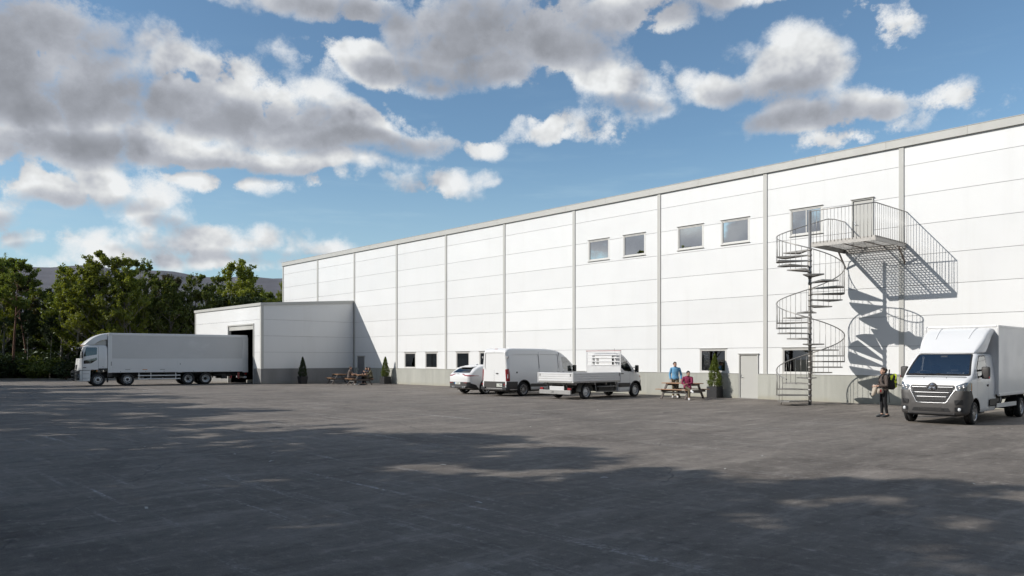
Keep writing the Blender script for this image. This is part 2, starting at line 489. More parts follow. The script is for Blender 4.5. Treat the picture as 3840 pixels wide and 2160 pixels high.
def asphalt_mat():
    m = bpy.data.materials.new('asphalt'); m.use_nodes = True; MATS['asphalt'] = m
    t = NT(m.node_tree); b = t.n['Principled BSDF']
    c = t.n.new('ShaderNodeTexCoord').outputs['Object']
    big = t.noise(c, .07, 4, .55)
    mid = t.noise(t.map(c, (1, .4, 1), (0, 0, .5)), .6, 6, .65, .5)
    mid2 = t.noise(t.map(c, (.4, 1, 1), (0, 0, -.6), (9, 3, 0)), .55, 6, .65)
    fine = t.noise(c, 5.5, 6, .72)
    grit = t.noise(c, 70, 2, .75)
    str1 = t.noise(t.map(c, (1, .22, 1), (0, 0, .35)), 1.9, 6, .7)
    str2 = t.noise(t.map(c, (.25, 1, 1), (0, 0, .1), (4, 8, 0)), 2.6, 6, .7)
    base = t.mix(t.ramp(big, .32, .68), (0.141, 0.123, 0.106), (0.193, 0.170, 0.147))
    base = t.mix(t.ramp(mid, .42, .68, 0, .65), base, (0.268, 0.236, 0.206))
    base = t.mix(t.ramp(mid2, .50, .70, 0, .65), base, (0.090, 0.077, 0.068))
    base = t.mix(t.ramp(str1, .50, .70, 0, .6), base, (0.320, 0.285, 0.249))
    base = t.mix(t.ramp(str1, .48, .30, 0, .6), base, (0.075, 0.065, 0.057))
    base = t.mix(t.ramp(str2, .54, .74, 0, .5), base, (0.310, 0.276, 0.241))
    base = t.mix(t.ramp(fine, .52, .74, 0, .7), base, (0.357, 0.320, 0.282))
    base = t.mix(t.ramp(fine, .47, .28, 0, .6), base, (0.066, 0.057, 0.051))
    base = t.mix(t.ramp(grit, .58, .74, 0, .55), base, (0.432, 0.392, 0.349))
    base = t.mix(t.ramp(grit, .42, .30, 0, .6), base, (0.056, 0.049, 0.044))
    # worn white paint and chalky scuffs drawn along tyre tracks
    scm = t.noise(c, .15, 3, .5)
    blot = t.noise(c, 16, 4, .75)
    for (rot, lo, ofs) in ((.55, .54, 0), (-.35, .56, 40), (1.25, .58, 80)):
        scn = t.noise(t.map(c, (.16, 3.4, 1), (0, 0, rot), (ofs, ofs, 0)), 1.0, 7, .72, .25)
        sc = t.m('MULTIPLY', t.ramp(scn, lo, lo + .16), t.ramp(t.noise(t.v('ADD', c, (ofs, 0, 0)), .13, 2, .5), .46, .64))
        sc = t.m('MULTIPLY', sc, t.ramp(blot, .44, .58))
        base = t.mix(t.m('MULTIPLY', sc, .85), base, (.62, .60, .58))
    # oil and tar stains
    ta = t.ramp(t.noise(c, .55, 4, .6, .8), .68, .74)
    base = t.mix(t.m('MULTIPLY', ta, .55), base, (.045, .043, .043))
    # hairline cracks
    cr = t.voro(t.v('ADD', c, t.v('SCALE', t.xyz(t.noise(c, .8, 5), t.noise(t.v('ADD', c, (5, 3, 0)), .8, 5), 0), None)), .10, 'DISTANCE_TO_EDGE')
    crk = t.m('MULTIPLY', t.ramp(cr, .0, .0025, 1, 0), t.ramp(scm, .50, .58))
    base = t.mix(t.m('MULTIPLY', crk, .5), base, (.06, .06, .06))
    t.put(b.inputs['Base Color'], base)
    t.put(b.inputs['Roughness'], t.ramp(mid, .3, .7, .75, .95))
    b.inputs['Specular IOR Level'].default_value = .3
    bp = t.n.new('ShaderNodeBump'); bp.inputs['Strength'].default_value = .45; bp.inputs['Distance'].default_value = .015
    t.put(bp.inputs['Height'], t.m('ADD', t.m('ADD', grit, t.m('MULTIPLY', fine, 1.8)), t.m('MULTIPLY', crk, -1)))
    t.l.new(bp.outputs[0], b.inputs['Normal'])
asphalt_mat()


def leaf_mat(name, c1, c2, trans=.35):
    m = bpy.data.materials.new(name); m.use_nodes = True; MATS[name] = m
    t = NT(m.node_tree); t.n.clear()
    out = t.n.new('ShaderNodeOutputMaterial')
    g = t.n.new('ShaderNodeNewGeometry'); oi = t.n.new('ShaderNodeObjectInfo')
    rnd = g.outputs['Random Per Island']
    col = t.mix(rnd, c1, c2)
    k = t.ramp(oi.outputs['Random'], 0, 1, .8, 1.2, smooth=False)
    col = t.v('SCALE', col, None); t.put(col.node.inputs['Scale'], k)
    d = t.n.new('ShaderNodeBsdfDiffuse'); t.put(d.inputs[0], col)
    tl = t.n.new('ShaderNodeBsdfTranslucent'); t.put(tl.inputs[0], t.mix(1.0, col, (1.25, 1.2, .5, 1), 'MULTIPLY'))
    gl = t.n.new('ShaderNodeBsdfGlossy'); gl.inputs['Roughness'].default_value = .45; gl.inputs[0].default_value = (.5, .55, .5, 1)
    m1 = t.n.new('ShaderNodeMixShader'); m1.inputs[0].default_value = trans
    t.l.new(d.outputs[0], m1.inputs[1]); t.l.new(tl.outputs[0], m1.inputs[2])
    m2 = t.n.new('ShaderNodeMixShader'); m2.inputs[0].default_value = .06
    t.l.new(m1.outputs[0], m2.inputs[1]); t.l.new(gl.outputs[0], m2.inputs[2])
    t.l.new(m2.outputs[0], out.inputs[0])
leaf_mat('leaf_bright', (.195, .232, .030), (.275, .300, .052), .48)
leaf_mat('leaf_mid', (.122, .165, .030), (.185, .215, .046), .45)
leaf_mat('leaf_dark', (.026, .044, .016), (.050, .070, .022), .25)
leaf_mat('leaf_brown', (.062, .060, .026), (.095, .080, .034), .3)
leaf_mat('needle_bright', (.085, .120, .012), (.150, .185, .022), .25)
leaf_mat('needle_dark', (.030, .050, .016), (.055, .075, .022), .2)

# ------------------------------------------------------------------ ground, yard, kerb, hills
def sheet(name, poly, z, m):
    mb = MB(); mb.add([(x, y, z) for x, y in poly], [tuple(range(len(poly)))])
    return tag(mb.build(name, m), kind='structure')

mat('forest_floor', (.075, .070, .045), .95, var=.35, vscale=.6, bump=.6, bscale=5, dirt=((.05, .085, .025), .8, .35))
sheet('ground', [(-4000, -4000), (4000, -4000), (4000, 4000), (-4000, 4000)], 0.0 - .03, MATS['forest_floor'])
# the yard's far edge follows the foot of the wood
YARD = [(-69.5, 12), (-69.5, -5.2), (-73.0, -9.4), (-83.5, -20.8), (-70, -25.5), (-56, -29), (-30, -35), (-8, -42), (25, -48), (60, -50), (60, 12)]
sheet('yard_asphalt', YARD, 0.0, MATS['asphalt'])
kroot = None
kp = YARD[1:10]
kb = MB()
for i in range(len(kp) - 1):
    a = Vector((*kp[i], 0)); b = Vector((*kp[i + 1], 0)); L = (b - a).length; n = max(1, int(L / 1.0)); d = (b - a) / n
    for k in range(n):
        p0 = a + d * k + d.normalized() * .006; p1 = a + d * (k + 1) - d.normalized() * .006
        kb.bar((p0.x, p0.y, .045), (p1.x, p1.y, .045), .14, .16 + .006 * (k % 3))
tag(kb.build('kerb', MATS['kerb_concrete']), kind='structure')

mat('hill_haze_tint', (.115, .112, .125), .95, var=.25, vscale=.012, dirt=((.040, .058, .060), .8, .005))  # grey-blue of distance haze is put into the hill's base colour
def hills():
    mb = MB(); nx, ny = 120, 14
    vs = []
    for i in range(nx + 1):
        A = -1.05 + 1.5 * i / nx            # bearing from the view axis
        for j in range(ny + 1):
            t = j / ny
            dist = 1100 + 1300 * t
            az = R(CAM_YAW) - A
            x = -sin(az) * dist; y = cos(az) * dist - 32.8
            px = 1920 + 2900 * math.tan(max(-1.2, min(1.2, A)))
            crest = .113 if px < 500 else .113 - .010 * min(1, (px - 500) / 560)
            crest += .004 * sin(px * .006) + .002 * sin(px * .021 + 1)
            top = crest * cos(A) * 2400
            z = top * (math.sin(t * pi / 2) ** 1.3) + 14 * mnoise.fractal(Vector((x * .004, y * .004, 0)), 1, 2, 5) * (t * (1 - t) * 3 + .12)
            vs.append((x, y, z - 2))
    fs = [(i * (ny + 1) + j, (i + 1) * (ny + 1) + j, (i + 1) * (ny + 1) + j + 1, i * (ny + 1) + j + 1) for i in range(nx) for j in range(ny)]
    mb.add(vs, fs, True)
    tag(mb.build('hills', MATS['hill_haze_tint'], smooth=True), kind='structure')
hills()

# ------------------------------------------------------------------ main warehouse
PIL = [-12.353 - 6.0 * k for k in range(8, -1, -1)] + [-6.353, -0.353, 5.647]
XL, XR = -66.83, 11.6
ROWS = [1.170, 2.38, 3.59, 4.80, 6.01, 7.22, 8.43, 9.64, 10.44]
TOP = 10.74
BORG = (-27.6, 10.0, 0.0)
house = thing('warehouse', 'long white warehouse clad in wide horizontal panels with grey battens and concrete plinth', 'building', BORG)
mat('door_panel', (.50, .495, .465), .45)

OPEN = [  # openings in the front wall: x0, x1, z0, z1
    ('up', -29.27, -27.72, 7.36, 8.55), ('up', -26.76, -25.24, 7.36, 8.55), ('up', -23.22, -21.67, 7.36, 8.55), ('up', -20.70, -19.16, 7.36, 8.55),
    ('stair', -17.16, -15.63, 7.36, 8.57), ('updoor', -14.36, -13.46, 6.54, 8.57),
    ('low', -47.37, -45.93, 1.185, 2.355), ('low', -44.79, -43.34, 1.185, 2.355), ('low', -41.27, -39.83, 1.185, 2.355), ('low', -38.83, -37.38, 1.185, 2.355),
    ('table', -21.91, -20.38, 1.185, 2.365), ('foot', -17.54, -15.99, 1.185, 2.365),
    ('door', -19.71, -18.70, .02, 2.09), ('backdoor', -53.85, -52.80, .02, 2.09),
]
def wall_rects(x0, x1, z0, z1, holes):
    """rectangles that cover a panel minus its openings"""
    xs = sorted({x0, x1, *[min(max(q, x0), x1) for h in holes for q in h[:2]]})
    zs = sorted({z0, z1, *[min(max(q, z0), z1) for h in holes for q in h[2:]]})
    out = []
    for i in range(len(xs) - 1):
        for j in range(len(zs) - 1):
            cx, cz = (xs[i] + xs[i + 1]) / 2, (zs[j] + zs[j + 1]) / 2
            if xs[i + 1] - xs[i] < 1e-5 or zs[j + 1] - zs[j] < 1e-5: continue
            if any(h[0] < cx < h[1] and h[2] < cz < h[3] for h in holes): continue
            out.append((xs[i], xs[i + 1], zs[j], zs[j + 1]))
    return out
def panel_mesh(x0, x1, z0, z1, holes, y0, y1):
    """one cladding panel with the openings cut out, front face y0, back y1"""
    bm = bmesh.new(); vm = {}
    def V(x, z, y):
        k = (round(x, 4), round(z, 4), y)
        if k not in vm: vm[k] = bm.verts.new((x, y, z))
        return vm[k]
    for (a, b, c, d) in wall_rects(x0, x1, z0, z1, holes):
        bm.faces.new([V(a, c, y0), V(b, c, y0), V(b, d, y0), V(a, d, y0)])
    ext = [e for e in bm.edges if len(e.link_faces) == 1]
    r = bmesh.ops.extrude_edge_only(bm, edges=ext)
    for q in [g for g in r['geom'] if isinstance(g, bmesh.types.BMVert)]: q.co.y = y1
    return bm
GAP = .0075
edges = [XL] + PIL + [XR]
for i in range(len(edges) - 1):
    for j in range(len(ROWS) - 1):
        x0, x1 = edges[i] + (.0 if i == 0 else .005), edges[i + 1] - .005
        z0, z1 = ROWS[j] + GAP, ROWS[j + 1] - GAP
        hs = [o[1:] for o in OPEN]
        y = -.001 * ((i * 7 + j * 3) % 3)
        MB().bm(panel_mesh(x0, x1, z0, z1, hs, y, .06)).build('panel', MATS['panel_white'], house, BORG, bevel=0)
# backing behind the joints, with the openings left free
mb = MB()
for (a, b, c, d) in wall_rects(XL + .02, XR - .02, .0, TOP - .1, [o[1:] for o in OPEN]): mb.box(a, b, .045, .12, c, d)
mb.build('backing_wall', MATS['panel_back'], house, BORG)
# the other walls and the roof
mb = MB(); mb.box(XL + .02, XL + .25, .125, 24, 0, TOP - .1); mb.box(XR - .25, XR - .02, .125, 24, 0, TOP - .1); mb.box(XL + .02, XR - .02, 23.8, 24, 0, TOP - .1)
mb.build('rear_wall', MATS['panel_white'], house, BORG)
mb = MB(); mb.box(XL, XR, .0, 24.0, TOP - .095, TOP - .02); mb.build('roof', MATS['roof_felt'], house, BORG)
# concrete plinth with the doors cut out
MB().bm(panel_mesh(XL, XR, -.03, 1.160, [o[1:] for o in OPEN if 'door' in o[0]], -.062, .06)).build('plinth', MATS['concrete_plinth'], house, BORG)
mb = MB(); mb.box(XL, -53.87, -.075, .0, 1.158, 1.169); mb.box(-52.78, -19.73, -.075, .0, 1.158, 1.169); mb.box(-18.68, XR, -.075, .0, 1.158, 1.169)
mb.build('drip_flashing', MATS['flashing'], house, BORG)
for x in PIL:
    MB().box(x - .095, x + .095, -.042, .02, 1.12, 10.45).build('batten', MATS['trim_beige'], house, BORG)
MB().box(XL - .06, XL + .10, -.045, .3, .0, 10.45).build('corner_batten', MATS['trim_beige'], house, BORG)
x = XL - .1
k = 0
while x < XR:
    x1 = min(x + 3.0, XR + .1)
    mb = MB(); mb.box(x + .004, x1 - .004, -.10, .40, 10.425, TOP); mb.box(x + .004, x1 - .004, -.115, .415, TOP + .002, TOP + .022)
    mb.build('parapet_cap', MATS['trim_beige'], house, BORG); x = x1; k += 1

def window(kind, x0, x1, z0, z1):
    f = MB(); w = .062
    f.box(x0, x0 + w, -.004, .09, z0, z1); f.box(x1 - w, x1, -.004, .09, z0, z1)
    f.box(x0 + w, x1 - w, -.004, .09, z1 - w, z1); f.box(x0 + w, x1 - w, -.004, .09, z0, z0 + w)
    o = f.build('window', MATS['window_frame'], house, BORG)
    s = MB(); v = .045; a, b, c, d = x0 + w, x1 - w, z0 + w, z1 - w
    s.box(a, a + v, .018, .07, c, d); s.box(b - v, b, .018, .07, c, d); s.box(a + v, b - v, .018, .07, d - v, d); s.box(a + v, b - v, .018, .07, c, c + v)
    if kind == 'stair': s.box((a + b) / 2 - .02, (a + b) / 2 + .02, .022, .07, c + v, d - v)
    s.build('sash', MATS['window_frame'], o, BORG)
    MB().box(a + v, b - v, .045, .052, c + v, d - v).build('pane', MATS['glass_mirror' if kind in ('up', 'stair') else 'glass_window'], o, BORG)
    MB().box(x0 - .02, x1 + .02, -.055, .0, z1 + .001, z1 + .018).build('head_flashing', MATS['flashing'], o, BORG)
    MB().box(x0 - .02, x1 + .02, -.06, .0, z0 - .014, z0 - .001).build('sill', MATS['flashing'], o, BORG)
    # the room behind the pane
    r = MB(); y0, y1 = .125, 2.2
    r.add([(x0 - .5, y1, z0 - .6), (x1 + .5, y1, z0 - .6), (x1 + .5, y1, z1 + .3), (x0 - .5, y1, z1 + .3), (x0 - .5, y0, z0 - .6), (x1 + .5, y0, z0 - .6), (x1 + .5, y0, z1 + .3), (x0 - .5, y0, z1 + .3)],
          [(0, 1, 2, 3), (0, 4, 5, 1), (3, 2, 6, 7), (0, 3, 7, 4), (1, 5, 6, 2)])
    r.build('room', MATS['interior_mid'], o, BORG)
    if kind in ('low',):
        MB().box(x0 + .12, x0 + .34, .35, .38, z0, z1).build('curtain', MATS['curtain'], o, BORG)
for o in OPEN:
    if 'door' not in o[0]: window(*o)

def door(kind, x0, x1, z0, z1):
    m = MATS['door_dark'] if kind == 'backdoor' else MATS['door_panel']
    f = MB(); w = .05
    f.box(x0, x0 + w, -.05, .08, z0, z1); f.box(x1 - w, x1, -.05, .08, z0, z1); f.box(x0 + w, x1 - w, -.05, .08, z1 - w, z1)
    o = f.build('door', MATS['trim_beige'], house, BORG)
    MB().box(x0 + w + .004, x1 - w - .004, .0, .05, z0 + .01, z1 - w - .004).build('door_leaf', m, o, BORG)
    MB().box(x0 - .03, x1 + .03, -.09, .0, z1 + .001, z1 + .03).build('head_flashing', MATS['flashing'], o, BORG)
    hx = x0 + .12
    h = MB(); h.cyl((hx, .0, z0 + 1.0), (hx, -.05, z0 + 1.0), .012, 10); h.tube([(hx, -.05, z0 + 1.0), (hx + .07, -.052, z0 + .99), (hx + .13, -.05, z0 + .965)], .010, 8)
    h.box(hx - .02, hx + .02, -.004, .0, z0 + .92, z0 + 1.12)
    h.cyl((hx, -.001, z0 + 1.09), (hx, -.02, z0 + 1.09), .014, 10)
    h.build('handle', MATS['handle_metal'], o, BORG)
    MB().box(x0 - .02, x1 + .02, -.10, .06, z0 - .018, z0 + .004).build('threshold', MATS['flashing'], o, BORG)
for o in OPEN:
    if 'door' in o[0]: door(*o)

# ------------------------------------------------------------------ loading annex
AX0, AX1, AY = -67.35, -54.45, -7.8
AORG = (-60.9, -4.0, 0)
annex = thing('loading_annex', 'low white loading annex with sloping roof edge and open dark gateway', 'building', AORG)
def roof_z(y): return 6.55 + (0.0 - y) * (-.0705)
DOORX0, DOORX1, DOORZ = -60.42, -55.68, 4.44
AR = [1.150, 2.38, 3.59, 4.80, 5.84]
xsA = [AX0 + .1, AX1 - .12]
for j in range(len(AR) - 1):
    if j < 2: spans = ((xsA[0], DOORX0), (DOORX1, xsA[1]))
    else: spans = ((xsA[0], xsA[1]),)
    for (a, b) in spans:
        MB().bm(panel_mesh(a, b, AR[j] + GAP, AR[j + 1] - GAP, [(DOORX0, DOORX1, 0, DOORZ)] if j >= 2 else [], AY, AY + .06)).build('panel', MATS['panel_white'], annex, AORG)
# side panels facing the yard (x = AX1), top one cut to the roof slope
for j in range(4):
    z0, z1 = AR[j] + GAP, AR[j + 1] - GAP
    if j < 3: poly = [(AY + .12, z0), (-.07, z0), (-.07, z1), (AY + .12, z1)]
    else: poly = [(AY + .12, z0), (-.07, z0), (-.07, roof_z(-.07) - .16), (AY + .12, roof_z(AY) - .16)]
    MB().prism(poly, 'x', AX1 - .06, AX1).build('panel', MATS['panel_white'], annex, AORG)
    MB().prism(poly, 'x', AX0, AX0 + .06).build('panel', MATS['panel_white'], annex, AORG)
mb = MB(); mb.box(AX1 - .11, AX1 - .05, AY + .1, -.07, 0, 5.7); mb.box(AX0 + .05, AX0 + .11, AY + .1, -.07, 0, 5.7)
for (a, b, c, d) in wall_rects(AX0 + .1, AX1 - .12, 0, 5.8, [(DOORX0, DOORX1, 0, DOORZ)]): mb.box(a, b, AY + .05, AY + .14, c, d)
mb.build('backing_wall', MATS['panel_back'], annex, AORG)
for (a, b) in ((AX0, DOORX0 - .021), (DOORX1 + .021, AX1 + .03)): MB().box(a, b, AY - .05, AY + .06, -.03, 1.14).build('plinth', MATS['concrete_aggregate'], annex, AORG)
MB().box(AX1 - .02, AX1 + .05, AY + .062, -.064, -.03, 1.14).build('plinth', MATS['concrete_aggregate'], annex, AORG)
MB().box(AX0 - .05, AX0 + .02, AY + .062, -.064, -.03, 1.14).build('plinth', MATS['concrete_aggregate'], annex, AORG)
mb = MB(); mb.box(AX1 - .16, AX1 + .035, AY - .035, AY + .17, 1.141, 5.9); mb.build('corner_batten', MATS['trim_beige'], annex, AORG)
mb = MB(); mb.box(AX0 - .035, AX0 + .12, AY - .035, AY + .12, 1.141, 5.9); mb.build('corner_batten', MATS['trim_beige'], annex, AORG)
x = AX0 - .08
while x < AX1 - .01:
    x1 = min(x + 3.3, AX1 + .08)
    mb = MB(); mb.box(x + .004, x1 - .004, AY - .09, AY + .2, 5.81, 6.02); mb.build('parapet_cap', MATS['trim_beige'], annex, AORG); x = x1
ys = [AY + .204, -5.3, -2.7, -.075]
for sx in (AX1, AX0):
    for i in range(3):
        a, b = ys[i] + .004, ys[i + 1] - .004
        MB().prism([(a, roof_z(a) - .19), (b, roof_z(b) - .19), (b, roof_z(b) + .02), (a, roof_z(a) + .02)], 'x', sx - .12, sx + .08).build('parapet_cap', MATS['trim_beige'], annex, AORG)
mb = MB(); mb.prism([(AY + .2, 5.82), (-.07, 6.34), (-.07, 6.42), (AY + .2, 5.90)], 'x', AX0 + .12, AX1 - .13); mb.build('roof', MATS['roof_felt'], annex, AORG)
# gateway: frame, rolled door box, dark hall
f = MB(); f.box(DOORX0 - .02, DOORX0 + .07, AY - .06, AY + .20, 0, DOORZ); f.box(DOORX1 - .07, DOORX1 + .02, AY - .06, AY + .20, 0, DOORZ); f.box(DOORX0 - .02, DOORX1 + .02, AY - .065, AY + .2, DOORZ + .001, DOORZ + .09)
gate = f.build('gateway_frame', MATS['trim_beige'], annex, AORG)
MB().box(DOORX0 + .07, DOORX1 - .07, AY + .03, AY + .30, DOORZ - .34, DOORZ).build('roller_door', MATS['trim_beige'], gate, AORG)
h = MB(); h.add([(AX0 + .12, AY + .15, .004), (AX1 - .12, AY + .15, .004), (AX1 - .12, -.08, .004), (AX0 + .12, -.08, .004), (AX0 + .12, AY + .15, 5.75), (AX1 - .12, AY + .15, 5.75), (AX1 - .12, -.08, 5.75), (AX0 + .12, -.08, 5.75)],
                [(0, 1, 2, 3), (3, 2, 6, 7), (1, 2, 6, 5), (0, 3, 7, 4), (4, 5, 6, 7)])
h.build('hall', MATS['interior_dark'], annex, AORG)
# small things inside the gate
mat('block_concrete', (.38, .37, .33), .9, var=.1)
tag(MB().bbox(-58.9, -57.9, -7.0, -6.5, .004, .22, .02).build('concrete_block', MATS['block_concrete']), 'pale concrete block on the floor behind the long truck', 'block')

# ------------------------------------------------------------------ spiral stair
PX, PY, PR = -14.78, -2.90, 1.28
stair = thing('spiral_staircase', 'galvanised steel spiral staircase with perforated landing in front of white wall', 'staircase', (PX, PY, 0))
SO = (PX, PY, 0)
mb = MB(); mb.cyl((PX, PY, 0), (PX, PY, 7.83), .062, 20); mb.cyl((PX, PY, 0), (PX, PY, .012), .14, 20)
mb.build('pole', MATS['steel_galv'], stair, SO)
NT_, RISE, Z0 = 28, .2255, .20
def tread_ang(k): return R(47.4 + 105 + 30 * (27 - k))
rail_pts = []
for k in range(NT_):
    a = tread_ang(k); z = Z0 + RISE * k
    da = R(17.5)
    t = MB(); r0, r1 = .06, PR + .01
    n = 6
    top = [(r0, a - .55), (r0, a + .55)] + [(r1, a + da - 2 * da * i / n) for i in range(n + 1)]
    P = [(PX + r * cos(q), PY + r * sin(q)) for r, q in top]
    t.prism(P, 'z', z - .006, z)
    for (A, B) in (((.07, a - .35), (r1, a - da)), ((.07, a + .35), (r1, a + da))):
        p0 = (PX + A[0] * cos(A[1]), PY + A[0] * sin(A[1]), z - .028); p1 = (PX + B[0] * cos(B[1]), PY + B[0] * sin(B[1]), z - .028)
        t.bar(p0, p1, .006, .045)
    for i in range(n):
        q0, q1 = a + da - 2 * da * i / n, a + da - 2 * da * (i + 1) / n
        t.bar((PX + r1 * cos(q0), PY + r1 * sin(q0), z - .026), (PX + r1 * cos(q1), PY + r1 * sin(q1), z - .026), .006, .045)
    t.cyl((PX, PY, z - .075), (PX, PY, z + .003), .078, 16)
    t.build('tread', MATS['steel_galv'], stair, SO)
    for i in range(3):
        if k == 0 and i == 0: continue
        q = a + R(10 - 10 * i); zz = z + RISE * (R(0) + (a - q) / R(30)) + .93
        MB().cyl((PX + PR * cos(q), PY + PR * sin(q), z - .04), (PX + PR * cos(q), PY + PR * sin(q), zz), .0085, 6).build('baluster', MATS['steel_galv'], stair, SO)
q0 = tread_ang(0) + R(12); q1 = tread_ang(27) - R(17)
N = 190
for i in range(N + 1):
    q = q0 + (q1 - q0) * i / N; z = Z0 + RISE * (tread_ang(0) - q) / R(30) + .94
    rail_pts.append((PX + PR * cos(q), PY + PR * sin(q), z))
LX = PX + .12
rail_pts += [(LX, PY + PR - .05, 7.62), (LX, -1.0, 7.70), (LX, -.02, 7.70)]
MB().tube(rail_pts, .021, 8).build('handrail', MATS['steel_galv'], stair, SO)
MB().cyl((PX - .95, PY - .55, 0), (PX - .95, PY - .55, .19), .02, 8).build('foot', MATS['steel_galv'], stair, SO)
# landing
LZ, LX1, LY0 = 6.53, -12.15, -3.03
mb = MB()
mb.box(LX, LX1, LY0, LY0 + .012, LZ - .19, LZ); mb.box(LX1 - .012, LX1, LY0 + .013, -.05, LZ - .19, LZ); mb.box(LX, LX + .012, LY0 + .013, -.05, LZ - .19, LZ)
mb.box(LX + .013, LX1 - .013, -.064, -.05, LZ - .19, LZ)
mb.build('landing_frame', MATS['steel_galv'], stair, SO)
g = MB(); n = 19
for i in range(n + 1):
    x = LX + .02 + (LX1 - LX - .04) * i / n; g.box(x - .0215, x + .0215, LY0 + .014, -.066, LZ - .012, LZ - .004)
n = 21
for i in range(n + 1):
    y = LY0 + .03 + (-.08 - LY0 - .03) * i / n; g.box(LX + .014, LX1 - .014, y - .021, y + .021, LZ - .0195, LZ - .0125)
tag(g.build('grating', MATS['steel_galv'], stair, SO), kind='stuff')
mb = MB()
for f in (.33, .66):
    x = LX + (LX1 - LX) * f; mb.box(x - .012, x + .012, LY0 + .02, -.07, LZ - .06, LZ - .021)
mb.build('joist', MATS['steel_brown'], stair, SO)
for x in (LX + .05, LX1 - .05):
    mb = MB(); mb.prism([(-.052, LZ - .85), (-.052, LZ - .75), (-.65, LZ - .19), (-.75, LZ - .19)], 'x', x - .02, x + .02); mb.build('bracket', MATS['steel_brown'], stair, SO)
MB().tube([(PX, PY, 7.78), (PX + .15, LY0 + .01, 7.78), (LX1, LY0 + .01, 7.76), (LX1, -.01, 7.78)], .021, 8).build('handrail', MATS['steel_galv'], stair, SO)
n = 17
for i in range(n + 1):
    x = PX + .2 + (LX1 - PX - .2) * i / n; MB().cyl((x, LY0 - .008, LZ - .06), (x, LY0 - .008, 7.77), .0085, 6).build('baluster', MATS['steel_galv'], stair, SO)
n = 17
for i in range(1, n + 1):
    y = LY0 - .01 + (-.05 - LY0) * i / n; MB().cyl((LX1 + .008, y, LZ - .06), (LX1 + .008, y, 7.77), .0085, 6).build('baluster', MATS['steel_galv'], stair, SO)
n = 9
for i in range(n):
    y = PY + PR + .1 + (-.1 - PY - PR - .1) * i / (n - 1); MB().cyl((LX - .008, y, LZ - .06), (LX - .008, y, 7.69), .0085, 6).build('baluster', MATS['steel_galv'], stair, SO)

# ------------------------------------------------------------------ vehicle tools
def interp(tab, x):
    """smooth curve through (x, value) pairs"""
    xs = [q[0] for q in tab]; vs = [q[1] for q in tab]; n = len(xs)
    if x <= xs[0]: return vs[0]
    if x >= xs[-1]: return vs[-1]
    i = max(k for k in range(n - 1) if xs[k] <= x)
    d = [(vs[k + 1] - vs[k]) / (xs[k + 1] - xs[k]) for k in range(n - 1)]
    def m(k):
        if k == 0: return d[0]
        if k == n - 1: return d[-1]
        if d[k - 1] * d[k] <= 0: return 0.0
        return 2 * d[k - 1] * d[k] / (d[k - 1] + d[k])
    h = xs[i + 1] - xs[i]; t = (x - xs[i]) / h
    return (2*t**3-3*t*t+1)*vs[i] + (t**3-2*t*t+t)*h*m(i) + (-2*t**3+3*t*t)*vs[i+1] + (t**3-t*t)*h*m(i+1)


def body_bm(X, W, ZB, ZT, belt=1.1, tumble=.12, rc=.10, crown=.03, rb=.06, waist=0.0, ns=18, nr=6, rck=None):
    """hull swept along x: half width W(x), underside ZB(x), top ZT(x)"""
    def prof(x):
        w, zb, zt = W(x), ZB(x), ZT(x)
        r = min(rck(x) if rck else rc, (zt - zb) * .45, w * .6); b = min(rb, (zt - zb) * .2)
        zs = zt - r - crown * .3
        pts = [(0, zb), (w * .5, zb), (w - b, zb)]
        def side(z):
            k = max(0.0, (z - belt)) / 1.2
            lo = max(0.0, (belt - z)) / max(.1, belt - zb)
            return w - tumble * k ** 1.25 - waist * lo ** 2
        for i in range(ns + 1):
            z = zb + b + (zs - zb - b) * i / ns
            pts.append((max(.02, side(z)), z))
        ys = max(.02, side(zs)); rr = min(r, ys * .9)
        for i in range(1, nr + 1):
            a = pi / 2 * i / nr
            pts.append((ys - rr + rr * cos(a), zs + r * sin(a)))
        yy = ys - rr
        for i in range(1, 6):
            f = 1 - i / 5
            pts.append((yy * f, zt - crown * .3 + crown * .3 * (1 - f * f)))
        return pts
    bm = bmesh.new(); L = []; Rr = []
    for x in X:
        p = prof(x)
        lv = [bm.verts.new((x, y, z)) for y, z in p]
        rv = [lv[i] if abs(p[i][0]) < 1e-6 else bm.verts.new((x, -p[i][0], p[i][1])) for i in range(len(p))]
        L.append(lv); Rr.append(rv)
    for i in range(len(X) - 1):
        for j in range(len(L[0]) - 1):
            for S in (L, Rr):
                q = [S[i][j], S[i + 1][j], S[i + 1][j + 1], S[i][j + 1]]
                q = list(dict.fromkeys(q))
                if len(q) > 2:
                    try: bm.faces.new(q)
                    except ValueError: pass
    for i in (0, len(X) - 1):
        for j in range(len(L[0]) - 1):
            q = list(dict.fromkeys([Rr[i][j], L[i][j], L[i][j + 1], Rr[i][j + 1]]))
            if len(q) > 2:
                try: bm.faces.new(q)
                except ValueError: pass
    bmesh.ops.recalc_face_normals(bm, faces=bm.faces)
    return bm


